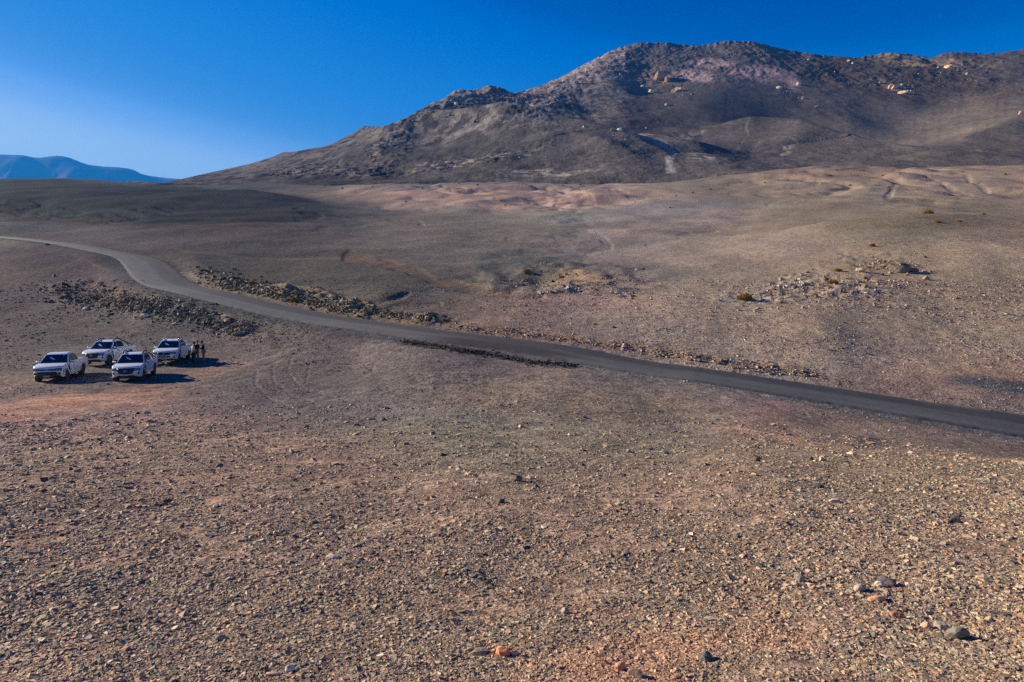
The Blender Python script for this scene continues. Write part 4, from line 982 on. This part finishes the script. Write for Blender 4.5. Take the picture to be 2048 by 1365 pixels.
        bm_obj("bumper", fpanel((lambda q: -.70), (lambda q: .70), .37, .43, .016), M_trim, t)
        bm_obj("antenna", tube([(2.9, 0, 1.78), (2.82, 0, 1.88), (2.78, 0, 1.93)], .012, seg=6), M_trim, t)
    if style != 'a':
        pts = [(1.30, -.86, 1.14), (1.45, -.80, 1.40), (1.66, -.70, 1.60), (1.70, -.5, 1.66), (1.70, .5, 1.66), (1.66, .70, 1.60), (1.45, .80, 1.40), (1.30, .86, 1.14)]
        sb = tube(pts, .045)
        if style == 'b':
            for s in (1, -1): tube([(.75, s * .87, 1.15), (1.2, s * .82, 1.36), (1.62, s * .72, 1.56)], .04, sb)
        bm_obj("sports_bar", sb, M_trim if style == 'b' else M_chrome, t)
    zp = .50 if style == 'a' else .56 if style == 'b' else .62
    zp = {'a': .47, 'b': .55, 'c': .47}[style]
    xp = frontx(.2, zp) + .03
    pl = bm_obj("licence_plate", box(xp - .01, xp + .012, -.20, .20, zp - .065, zp + .065), M_plate, t, smooth=False)
    bm_obj("plate_band", box(xp + .012, xp + .016, -.20, .20, zp + .03, zp + .065), M_blue, pl, smooth=False)
    bm = bmesh.new()
    for i, yy in enumerate((-.16, -.115, -.05, 0, .05, .115, .16)):
        w_ = .015 if i in (0, 1, 5, 6) else .012
        box(xp + .012, xp + .016, yy - w_, yy - w_ + .008, zp - .045, zp + .02, bm); box(xp + .012, xp + .016, yy + w_ - .008, yy + w_, zp - .045, zp + .02, bm); box(xp + .012, xp + .016, yy - w_ + .008, yy + w_ - .008, zp - .016 + .012 * (i % 2), zp - .007 + .012 * (i % 2), bm)
    bm_obj("lettering", bm, M_char, pl, smooth=False)
    bm_obj("bed_floor", box(.13, 1.69, -.85, .85, .702, .712), M_bed, t, smooth=False)
    return t

def place(front_mid, fwd):
    """rear-bumper origin from the point under the middle of the front axle"""
    f = np.array(fwd) / np.linalg.norm(fwd); return np.array(front_mid) - f * 4.36, f
def gp(u_, v_):
    p = hit([u_], [v_])[0]; return p
def park(style, label, uv_r, fwd):
    """uv_r : where the tyre of the front wheel on the right of the picture meets the ground"""
    f = np.array(fwd, float); f /= np.linalg.norm(f); left = np.array([-f[1], f[0]])
    p = gp(*uv_r)[:2]; mid = p - left * .86
    pos, f = place(mid, f); return pickup(style, label, pos, f)
park('a', "white pickup with bare roof and wide black lower grille, leftmost of the parked four", (134, 761), (.26, -.965))
park('b', "white pickup with black roof rails and oval badge, parked nearest the stony slope", (287.5, 761), (.27, -.963))
park('b', "white pickup with black roof rails and red tail light showing, parked behind the front two", (219.5, 731), (.05, -1))
park('c', "white pickup with silver rails and white mirrors, parked where the people stand at its side", (358, 728.5), (.20, -.98))

# ------------------------------------------------------------------ people
M_skin = simple("skin", (.30, .17, .11), .6, noise=.1)
def cloth(name, c): return simple(name, c, .9, noise=.25, nscale=9, spec=.2)
def skinmesh(name, nodes, edges, mat, parent, sub=1):
    keys = list(nodes); me = bpy.data.meshes.new(name)
    me.from_pydata([nodes[k_][0] for k_ in keys], [(keys.index(a), keys.index(b)) for a, b in edges], [])
    me.materials.append(mat); o = bpy.data.objects.new(name, me); COL.objects.link(o); o.parent = parent
    bm = bmesh.new(); bm.from_mesh(me); ly = bm.verts.layers.skin.verify(); bm.verts.ensure_lookup_table()
    for i, k_ in enumerate(keys):
        r_ = nodes[k_][1]; r_ = r_ if isinstance(r_, tuple) else (r_, r_)
        bm.verts[i][ly].radius = r_; bm.verts[i][ly].use_root = (i == 0)
    bm.to_mesh(me); bm.free()
    m = o.modifiers.new("skin", 'SKIN'); m.use_smooth_shade = True; m.branch_smoothing = .4
    s = o.modifiers.new("sub", 'SUBSURF'); s.levels = sub; s.render_levels = sub
    return o
def person(label, pos, face, H_, top, legs, hair, pose, cap=None):
    x, y = pos; t = thing("person", label, "person", (x, y, float(gxy(x, y)[0])), math.atan2(face[1], face[0]), "people standing beside the pickup")
    t.scale = (H_ / 1.78,) * 3
    lean = pose.get('lean', .03)
    def tz(z): return lean * max(0, z - .95)                     # forward lean above the hips
    J = {'pelvis': ((tz(.95), 0, .95), (.13, .10)), 'waist': ((tz(1.1), 0, 1.10), (.13, .10)), 'chest': ((tz(1.32), 0, 1.32), (.155, .11)), 'neckb': ((tz(1.46), 0, 1.47), (.075, .07)), 'neck': ((tz(1.54), 0, 1.54), .055)}
    hd = pose.get('nod', .04)
    J['chin'] = ((tz(1.6) + hd, 0, 1.60), (.062, .062)); J['face'] = ((tz(1.68) + hd, 0, 1.68), (.078, .092)); J['crown'] = ((tz(1.75) + hd * .8, 0, 1.745), (.062, .07))
    E_ = [('pelvis', 'waist'), ('waist', 'chest'), ('chest', 'neckb'), ('neckb', 'neck'), ('neck', 'chin'), ('chin', 'face'), ('face', 'crown')]
    for n_, s in (('L', 1), ('R', -1)):
        sh = (tz(1.42), s * .185, 1.42); J['sh' + n_] = (sh, .062)
        el, wr = pose['arm' + n_]; J['el' + n_] = (el, .044); J['wr' + n_] = (wr, .031)
        d = (Vector(wr) - Vector(el)).normalized(); palm = Vector(wr) + d * .055; J['pa' + n_] = (tuple(palm), (.036, .018))
        sd = d.cross(Vector((0, 0, 1))); sd = sd.normalized() if sd.length > .2 else Vector((1, 0, 0))
        E_ += [('chest', 'sh' + n_), ('sh' + n_, 'el' + n_), ('el' + n_, 'wr' + n_), ('wr' + n_, 'pa' + n_)]
        curl = d.cross(sd)
        for q, (o_, l_) in enumerate(((-.027, .066), (-.009, .076), (.009, .072), (.027, .056))):
            b0 = palm + d * .035 + sd * o_; b1 = b0 + d * l_ * .55 + curl * .012; b2 = b1 + d * l_ * .35 + curl * .03
            J[f'f{n_}{q}a'] = (tuple(b0), .009); J[f'f{n_}{q}b'] = (tuple(b1), .0085); J[f'f{n_}{q}c'] = (tuple(b2), .0075)
            E_ += [('pa' + n_, f'f{n_}{q}a'), (f'f{n_}{q}a', f'f{n_}{q}b'), (f'f{n_}{q}b', f'f{n_}{q}c')]
        t0 = palm - d * .02 - sd * .034; t1 = t0 + d * .035 - sd * .018 + curl * .012
        J['t' + n_ + 'a'] = (tuple(t0), .010); J['t' + n_ + 'b'] = (tuple(t1), .009); E_ += [('pa' + n_, 't' + n_ + 'a'), ('t' + n_ + 'a', 't' + n_ + 'b')]
        hp, kn, an = (0, s * .095, .90), pose['leg' + n_][0], pose['leg' + n_][1]
        J['hp' + n_] = (hp, .09); J['kn' + n_] = (kn, .058); J['an' + n_] = (an, .042); J['to' + n_] = ((an[0] + .15, an[1] + s * .02, .035), (.045, .03))
        E_ += [('pelvis', 'hp' + n_), ('hp' + n_, 'kn' + n_), ('kn' + n_, 'an' + n_), ('an' + n_, 'to' + n_)]
    body = skinmesh("body", J, E_, M_skin, t, 2)
    def sub(keys, add, name, mat, parent=t, over={}):
        nd = {}
        for k_ in keys:
            p, r_ = J[k_]; r_ = r_ if isinstance(r_, tuple) else (r_, r_); nd[k_] = (over.get(k_, p), (r_[0] + add, r_[1] + add))
        return skinmesh(name, nd, [e for e in E_ if e[0] in keys and e[1] in keys], mat, parent)
    sub(['pelvis', 'waist', 'chest', 'neckb', 'shL', 'elL', 'wrL', 'shR', 'elR', 'wrR'], .034, pose.get('topname', "jacket"), top)
    sub(['pelvis', 'hpL', 'knL', 'anL', 'hpR', 'knR', 'anR'], .03, "trousers", legs)
    for n_ in 'LR':
        sub(['an' + n_, 'to' + n_], .012, "boot", M_trim)
    hx, hz_ = J['face'][0][0], 1.70
    # face: nose, eyes, mouth, ears
    bm = bmesh.new()
    for (dx, dy, dz, sx, sy, sz_) in ((.098, 0, -.03, .018, .014, .022), (.0, .088, -.02, .016, .010, .03), (.0, -.088, -.02, .016, .010, .03)):
        r_ = bmesh.ops.create_icosphere(bm, subdivisions=2, radius=1)
        for v_ in r_['verts']: v_.co = Vector((hx + dx + v_.co.x * sx, dy + v_.co.y * sy, hz_ + dz + v_.co.z * sz_))
    bm_obj("face", bm, M_skin, t)
    bm = bmesh.new()
    for (dx, dy, dz, sx, sy, sz_) in ((.086, .03, .0, .008, .013, .007), (.086, -.03, .0, .008, .013, .007), (.085, 0, -.068, .006, .022, .005)):
        r_ = bmesh.ops.create_icosphere(bm, subdivisions=1, radius=1)
        for v_ in r_['verts']: v_.co = Vector((hx + dx + v_.co.x * sx, dy + v_.co.y * sy, hz_ + dz + v_.co.z * sz_))
    bm_obj("eyes_and_mouth", bm, simple("dark_features", (.05, .025, .02), .5), t)
    bm = bmesh.new(); r_ = bmesh.ops.create_icosphere(bm, subdivisions=3, radius=1)
    for v_ in list(r_['verts']):
        c = v_.co
        if c.x > .35 and c.z < .25 or c.z < -.55: bm.verts.remove(v_); continue
        v_.co = Vector((hx - .008 + c.x * .104, c.y * .094, hz_ + .012 + c.z * .112))
    bm_obj("hair", bm, hair, t)
    if cap:
        bm = bmesh.new(); r_ = bmesh.ops.create_icosphere(bm, subdivisions=3, radius=1)
        for v_ in r_['verts']:
            c = v_.co; v_.co = Vector((hx + c.x * .112, c.y * .102, hz_ + .035 + max(c.z, 0) * .105))
        a = [bm.verts.new((hx + .06 + .145 * math.cos(q) * 1.0, .085 * math.sin(q), hz_ + .04 - .018 * math.cos(q))) for q in np.linspace(-1.5, 1.5, 9)]
        b = [bm.verts.new(v_.co + Vector((0, 0, .009))) for v_ in a]; bm.faces.new(a); bm.faces.new(b[::-1])
        for i in range(9): bm.faces.new((a[i], b[i], b[(i + 1) % 9], a[(i + 1) % 9]))
        bm_obj("cap", bm, cap, t)
    return t
dk = simple("dark_hair", (.018, .014, .012), .8)
c_black = cloth("black_cloth", (.016, .017, .02)); c_navy = cloth("dark_trousers", (.02, .022, .03)); c_grey = cloth("pale_grey_fleece", (.42, .44, .42)); c_khaki = cloth("khaki_cloth", (.24, .20, .15)); c_gt = cloth("grey_trousers", (.17, .17, .17))
hang = {'armL': ((-.02, .25, 1.15), (.05, .26, .90)), 'armR': ((-.02, -.25, 1.15), (.05, -.26, .90)), 'legL': ((.02, .11, .50), (-.01, .12, .075)), 'legR': ((.02, -.11, .50), (-.01, -.13, .075))}
pA = gp(386.5, 729.5); pB = gp(393.5, 724); pC = gp(408, 724)
pa = dict(hang); pa.update(armL=((-.14, .33, 1.17), (.02, .20, 1.02)), armR=((.05, -.24, 1.17), (.24, -.14, 1.12)), lean=.10, nod=.07)
person("person in pale grey fleece and dark trousers with hand on hip at the pickup's side", pA[:2], (.75, .66), 1.80, c_grey, c_navy, dk, pa, cap=c_black)
pb = dict(hang); pb.update(armR=((.02, -.24, 1.17), (.2, -.1, 1.14)), armL=((.02, .24, 1.17), (.2, .1, 1.14)), legL=((.06, .10, .50), (.10, .12, .075)), legR=((-.02, -.11, .50), (-.12, -.12, .075)), lean=.16, nod=.08, topname="vest")
person("person in black vest and grey trousers stooping between the other two", pB[:2], (.9, -.45), 1.76, c_black, c_gt, dk, pb)
pc = dict(hang); pc.update(armR=((.04, -.24, 1.17), (.25, -.12, 1.16)), armL=((.02, .25, 1.16), (.22, .14, 1.12)), lean=.05, nod=.07)
person("person in black jacket, khaki trousers and dark cap facing the pickup, farthest from it", pC[:2], (-.97, -.25), 1.72, c_black, c_khaki, dk, pc, cap=c_black)

# ------------------------------------------------------------------ single boulders
def rock_obj(name, label, cat, P, size, color, mat, dims=(1, .75, .6), seed=0, group=None, sink=.2, rz=None, rough=.03):
    rs = np.random.default_rng(900 + seed); bm = bmesh.new(); bmesh.ops.create_icosphere(bm, subdivisions=3, radius=.5)
    V_ = np.array([v_.co[:] for v_ in bm.verts])
    for _ in range(9):                                          # cleave with random planes
        nrm_ = rs.normal(0, 1, 3); nrm_ /= np.linalg.norm(nrm_); d_ = rs.uniform(.28, .42); h_ = V_ @ nrm_ - d_; V_ -= np.clip(h_, 0, 9)[:, None] * nrm_ * .93
    V_ += rough * np.stack([fbm(V_[:, 0] * 4 + seed, V_[:, 1] * 4 + V_[:, 2] * 3, 3, 910 + k_) for k_ in range(3)], 1)
    V_ *= np.array(dims) * size * 1.02
    a = rz if rz is not None else rs.uniform(0, 6.28); ca, sa = math.cos(a), math.sin(a)
    V_ = np.stack([V_[:, 0] * ca - V_[:, 1] * sa, V_[:, 0] * sa + V_[:, 1] * ca, V_[:, 2]], 1)
    Fc = np.array([[v_.index for v_ in f.verts] for f in bm.faces]); bm.free()
    cc = np.tile(np.array(color), (len(V_), 1)) * (1 + .25 * fbm(V_[:, 0] / size * 3, V_[:, 2] / size * 3 + V_[:, 1] / size * 2, 3, 930 + seed))[:, None]
    o = np_mesh(name, V_, Fc, mat, smooth=False, col=np.clip(cc, .01, .8)); zmin = V_[:, 2].min()
    o.location = (P[0], P[1], P[2] - zmin - sink * (V_[:, 2].max() - zmin)); return tag(o, label, cat, group)
FG = [(1034, 958, 24, (96, 86, 80), (1, .8, .75), "dark upright boulder standing alone in the middle of the stony slope"),
      (1006, 1302, 38, (168, 112, 84), (1, .8, .6), "rust orange rock low in the centre of the foreground"),
      (960, 1300, 40, (118, 106, 98), (1, .7, .35), "flat grey slab just left of the rust orange rock"),
      (1030, 1306, 22, (170, 134, 112), (1, .8, .7), "small pinkish block leaning against the rust orange rock"),
      (665, 1112, 30, (150, 138, 128), (1, .7, .35), "pale flat stone lying on the middle left of the slope"),
      (742, 1106, 18, (66, 62, 64), (1, .9, .7), "small near-black stone right of the pale flat stone"),
      (1775, 1163, 36, (86, 80, 78), (1, .7, .55), "dark jagged rock topping the small pink rock pile on the right"),
      (1758, 1170, 20, (190, 160, 144), (1, .7, .7), "pale pink stone at the left foot of the dark jagged rock"),
      (1718, 1176, 28, (132, 124, 116), (1, .8, .6), "rough grey stone at the left end of the pink rock pile"),
      (1755, 1193, 42, (170, 124, 96), (1, .5, .3), "flat orange slab in front of the pink rock pile"),
      (1795, 1230, 26, (120, 92, 74), (1, .8, .55), "brown rock below the pink rock pile"),
      (1912, 1266, 42, (98, 92, 84), (1, .75, .6), "large grey hump of rock near the lower right corner"),
      (1882, 1254, 24, (128, 120, 112), (1, .8, .7), "light grey stone against the left of the large grey hump"),
      (1850, 1252, 18, (174, 136, 112), (1, .8, .7), "small peach stone left of the light grey stone"),
      (1410, 1312, 34, (84, 80, 80), (1, .8, .6), "dark grey rock at the bottom edge right of centre"),
      (1270, 1342, 44, (110, 96, 86), (1, .6, .5), "long brown rock at the bottom edge of the picture"),
      (1240, 1333, 26, (164, 118, 94), (1, .7, .7), "peach coloured rock touching the long brown rock"),
      (1130, 1222, 20, (140, 128, 118), (1, .8, .7), "grey block casting a shadow above the rust orange rock"),
      (1002, 1002, 16, (70, 66, 66), (1, .8, .7), "small dark stone below the lone upright boulder"),
      (886, 910, 14, (64, 60, 60), (1, .8, .7), "small dark stone near the upper rim of the stony slope"),
      (1258, 903, 14, (110, 104, 98), (1, .8, .7), "small grey stone at the slope rim right of centre"),
      (1513, 920, 14, (80, 74, 70), (1, .8, .8), "small brown stone at the slope rim on the right"),
      (1637, 971, 18, (66, 62, 62), (1, .8, .6), "dark stone at the head of the faint footpath"),
      (1668, 1000, 22, (146, 136, 124), (1, .7, .45), "pale flat stone beside the faint footpath"),
      (1908, 1040, 20, (70, 66, 68), (1, .8, .5), "low dark stone out on the right of the slope"),
      (1518, 1130, 22, (80, 78, 78), (1, .6, .5), "dark flat stone in the right half of the slope"),
      (1600, 1158, 22, (112, 106, 100), (1, .8, .8), "grey knob of rock left of the pink rock pile"),
      (580, 1338, 20, (190, 176, 160), (1, .7, .8), "cream coloured stone in the lower left"),
      (545, 1345, 26, (160, 138, 120), (1, .5, .3), "tan sliver of stone beside the cream coloured stone"),
      (440, 1275, 22, (120, 112, 104), (1, .7, .5), "grey stone on the lower left slope")]
for i, (u_, v_, s_px, c, dm, lb) in enumerate(FG):
    p = gp(u_, v_ + s_px * .2); rr = math.hypot(p[0], p[1])
    rock_obj("rock", lb, "rock", p, s_px * rr / F, T(*c), M_stone, dm, i, "bigger stones on the foreground slope", rz=random.uniform(-.5, .5))
MD = [(290, 632, 16, (170, 160, 150), (1, .7, .6), "grey block at the foot of the rubble bank above the pickups"),
      (281, 636, 9, (160, 126, 84), (1, .8, .8), "small ochre stone touching the grey block on the rubble bank"),
      (276, 616, 14, (140, 112, 92), (1, .8, .6), "brown stone on the rubble bank above the grey block"),
      (173, 618, 12, (150, 140, 130), (1, .8, .7), "pale stone at the left end of the rubble bank"),
      (450, 633, 16, (150, 132, 112), (1, .7, .5), "tan slab at the right end of the rubble bank"),
      (454, 641, 14, (140, 126, 112), (1, .7, .6), "tan block just under the tan slab on the rubble bank"),
      (474, 667, 13, (130, 118, 106), (1, .8, .6), "lone stone on the flat behind the standing people"),
      (855, 637, 14, (128, 106, 84), (1, .8, .8), "brown boulder beside the far road edge"),
      (866, 641, 12, (176, 166, 156), (1, .6, .5), "whitish boulder beside the far road edge"),
      (1242, 590, 22, (170, 162, 156), (1, .4, .3), "white rock streak on the slope beyond the road"),
      (1803, 536, 44, (96, 88, 80), (1, .5, .35), "dark layered outcrop on the right-hand slope"),
      (1822, 538, 26, (86, 78, 72), (1, .5, .4), "dark slab closing the right end of the layered outcrop"),
      (1722, 539, 20, (160, 144, 126), (1, .6, .4), "tan stone left of the dark layered outcrop"),
      (1095, 829, 8, (90, 84, 80), (1, .8, .5), "small stone on the flat between slope and road"),
      (1780, 862, 10, (180, 172, 160), (1, .6, .5), "white stone below the road on the right")]
for i, (u_, v_, s_px, c, dm, lb) in enumerate(MD):
    p = gp(u_, v_ + s_px * .2); rr = math.hypot(p[0], p[1])
    rock_obj("boulder", lb, "boulder", p, s_px * rr / F, T(*c), M_rubble, dm, 50 + i, "boulders on the plain", rz=random.uniform(-.5, .5))
MB = [(1303, 183, 12, (170, 156, 140), (1, .9, .95), "cream cube shaped boulder on the mountain scree"), (1284, 172, 8, (170, 156, 144), (1, .8, .8), "small pale boulder up left of the cube shaped boulder"),
      (1322, 152, 32, (140, 112, 92), (1, .8, .8), "large orange tan crag under the mountain crest"), (1335, 158, 20, (110, 88, 74), (1, .8, .8), "brown crag at the right side of the orange tan crag"), (1355, 178, 22, (130, 116, 106), (1, .8, .7), "grey brown crag at the top of the dark scree"),
      (1226, 259, 13, (90, 84, 80), (1, .8, .6), "dark boulder of the pair on the lower mountainside"), (1240, 259, 13, (168, 156, 144), (1, .8, .8), "pale boulder of the pair on the lower mountainside"), (1168, 253, 9, (120, 112, 106), (1, .8, .8), "grey boulder left of the pair on the lower mountainside"),
      (1152, 164, 14, (116, 112, 112), (.7, .7, 1), "tall grey rock under the skyline shoulder"), (1292, 256, 6, (110, 104, 98), (1, .8, .8), "small boulder right of the pair on the lower mountainside"), (1333, 209, 10, (120, 110, 104), (1, .8, .8), "boulder below the cube shaped boulder"),
      (1786, 172, 22, (170, 132, 104), (1, .6, .5), "orange ledge on the right part of the mountain"), (1804, 183, 20, (160, 136, 112), (1, .5, .4), "tan ledge running down right of the orange ledge"), (1897, 132, 18, (168, 136, 108), (1, .6, .5), "tan rock near the crest on the far right"),
      (1558, 174, 12, (156, 140, 126), (1, .7, .7), "pale rock on the upper rim of the central scree"), (1597, 168, 14, (140, 124, 112), (.7, .7, 1), "brown rock on the rim right of the central scree"), (2042, 226, 10, (170, 140, 116), (1, .8, .8), "peach boulder at the right edge of the mountainside"),
      (912, 207, 10, (160, 154, 148), (.8, .8, 1), "pale rock standing on the left shoulder of the mountain")]
for i, (u_, v_, s_px, c, dm, lb) in enumerate(MB):
    p, ok = mhit(u_, v_ + s_px * .25); rr = math.hypot(p[0], p[1])
    rock_obj("boulder", lb, "boulder", p, s_px * rr / F, T(*c), M_mount, dm, 80 + i, "boulders on the mountainside", sink=.4, rough=.11 if s_px > 20 else .04)

# ------------------------------------------------------------------ desert cushion shrubs
M_shrub = ground_mat("dry_shrub", rough=.8, scales=((4, .3, .01), (20, .3, .004)), spec=.2, var=.4)
def shrub_mesh(w, h, color, nb=1500, seed=0):
    rs = np.random.default_rng(seed); th = rs.uniform(0, 2 * np.pi, nb); q = rs.random(nb) ** .6; ph = q * np.pi / 2 * 1.02
    nr_ = np.stack([np.cos(th) * np.sin(ph), np.sin(th) * np.sin(ph), np.cos(ph)], 1)
    lump = 1 + .22 * fbm(nr_[:, 0] * 2.2 + seed, nr_[:, 1] * 2.2 + nr_[:, 2], 3, 950 + seed)
    base = nr_ * np.array([w / 2, w / 2 * .8, h]) * lump[:, None] * rs.uniform(.72, .98, (nb, 1)); L_ = h * .22 * rs.uniform(.5, 1.3, (nb, 1))
    d_ = nr_ + rs.normal(0, .35, (nb, 3)); d_[:, 2] += .35; d_ /= np.linalg.norm(d_, axis=1)[:, None]
    sd = np.cross(d_, rs.normal(0, 1, (nb, 3))); sd /= np.linalg.norm(sd, axis=1)[:, None]; sd *= h * .035
    V_ = np.stack([base - d_ * L_ * .3 - sd, base - d_ * L_ * .3 + sd, base + d_ * L_ + sd * .3, base + d_ * L_ - sd * .3], 1).reshape(-1, 3)
    Fc = np.arange(nb * 4).reshape(-1, 4)
    # dense inner cushion
    i_, j_ = np.meshgrid(np.arange(24), np.arange(9), indexing='ij'); aa = i_ / 24 * 2 * np.pi; pp = j_ / 8 * np.pi / 2 * 1.1
    cn = np.stack([np.cos(aa) * np.sin(pp), np.sin(aa) * np.sin(pp), np.cos(pp)], -1).reshape(-1, 3)
    lc = 1 + .22 * fbm(cn[:, 0] * 2.2 + seed, cn[:, 1] * 2.2 + cn[:, 2], 3, 950 + seed)
    core = cn * np.array([w / 2, w / 2 * .8, h]) * .84 * lc[:, None]; o0 = len(V_); cf_ = []
    for a in range(24):
        for b in range(8): cf_.append((o0 + a * 9 + b, o0 + a * 9 + b + 1, o0 + ((a + 1) % 24) * 9 + b + 1, o0 + ((a + 1) % 24) * 9 + b))
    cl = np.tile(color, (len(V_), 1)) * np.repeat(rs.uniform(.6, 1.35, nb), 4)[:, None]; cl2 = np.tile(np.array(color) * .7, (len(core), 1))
    return np.vstack([V_, core]), np.vstack([Fc, np.array(cf_)]), np.clip(np.vstack([cl, cl2]), .005, .7)
OL = np.array(T(124, 100, 44)) * 1.0; YE = np.array(T(142, 104, 48)) * .9; OR = np.array(T(138, 92, 52)) * .9
SH = [(1490, 597, 30, .42, OL, "largest olive cushion shrub, on white crust beyond the road"), (1665, 565, 20, .36, OL, "low olive cushion shrub up right of the largest one"),
      (1676, 541, 15, .36, OL, "small olive cushion shrub left of the dark layered outcrop"), (1805, 529, 12, .35, OL, "small shrub growing on top of the dark layered outcrop"), (1745, 492, 10, .5, OR, "rusty bush alone on the bare right-hand rise"),
      (1856, 426, 16, .42, OL, "olive shrub on the crest of the right-hand rise"), (1875, 444, 12, .35, OL, "olive shrub just below the crest of the right-hand rise"), (1966, 429, 9, .4, YE, "yellowish tuft on the crest near the right edge"), (1918, 443, 8, .4, YE, "yellowish tuft below the crest near the right edge"),
      (1054, 544, 16, .45, YE, "yellow brown bush on the rubbly ground beyond the road bend"), (1266, 593, 9, .45, OR, "orange tuft right of the white rock streak"),
      (588, 602, 13, .6, YE, "yellow bush at the foot of the roadside rubble"), (503, 569, 11, .6, YE, "yellow bush on the rubble face above the road"), (475, 580, 12, .4, YE, "low yellow bush by the road below the rubble face"), (95, 490, 7, .4, YE, "yellow tuft by the far stretch of road on the left"),
      (1228, 655, 8, .45, OR, "orange tuft on the slope above the middle of the road"), (1190, 649, 7, .45, YE, "pale tuft left of the orange tuft above the road")]
for i, (u_, v_, s_px, hr, c, lb) in enumerate(SH):
    p = gp(u_, v_ + s_px * .1); rr = math.hypot(p[0], p[1]); w_ = s_px * rr / F
    V_, Fc, cl = shrub_mesh(w_, w_ * hr, c, 1500, i)
    o = np_mesh("shrub", V_, Fc, M_shrub, smooth=False, col=cl); o.location = (p[0], p[1], p[2] - w_ * .04); tag(o, lb, "shrub", "shrubs on the slopes beyond the road")
V_, Fc, cl = shrub_mesh(1, .5, OL * .8, 260, 77); tuft = None
dots = [(650, 373), (685, 378), (745, 374), (812, 405), (845, 378), (900, 384), (918, 368), (955, 371), (1010, 412), (1062, 374), (1090, 381), (1110, 404), (1126, 372), (1160, 370), (1218, 382), (1270, 405), (1352, 392), (1385, 387), (1340, 416), (1325, 393), (1455, 372), (1480, 366),
        (1498, 365), (1530, 367), (1556, 361), (1576, 362), (1602, 364), (1660, 351), (1672, 341), (1715, 352), (1850, 357), (1738, 362), (1765, 352), (1800, 349), (1925, 345), (2010, 350), (1700, 372), (1780, 380), (1420, 380), (1240, 366)]
for i, (u_, v_) in enumerate(dots):
    p = gp(u_, v_)
    if np.isnan(p[0]) or p[1] < 200: continue
    if tuft is None: tuft = np_mesh("desert_tuft", V_, Fc, M_shrub, smooth=False, col=cl); o = tuft
    else: o = tuft.copy(); COL.objects.link(o)
    s_ = random.uniform(3.2, 6.0) * math.hypot(p[0], p[1]) / F; o.scale = (s_, s_, s_); o.location = tuple(p)
    tag(o, "tiny dark tuft of desert scrub dotted over the pink foothills", "scrub tuft", "scrub tufts on the pink foothills")

# ------------------------------------------------------------------ thin air between here and the far range
def haze_box():
    me = bpy.data.meshes.new("haze"); bm = box(-17000, 17000, -3000, 17500, -420, 2450); bm.to_mesh(me); bm.free()
    o = bpy.data.objects.new("haze", me); COL.objects.link(o)
    m = bpy.data.materials.new("haze_air"); m.use_nodes = True; nt = m.node_tree; nt.nodes.clear()
    out = nt.nodes.new("ShaderNodeOutputMaterial"); pv = nt.nodes.new("ShaderNodeVolumePrincipled")
    pv.inputs['Color'].default_value = (.02, .31, .99, 1); pv.inputs['Density'].default_value = HAZE; pv.inputs['Anisotropy'].default_value = .1
    nt.links.new(pv.outputs[0], out.inputs['Volume']); me.materials.append(m)
    return tag(o, "thin bluish mountain air", "haze", kind="stuff")
HAZE = 6.0e-5
haze_box()
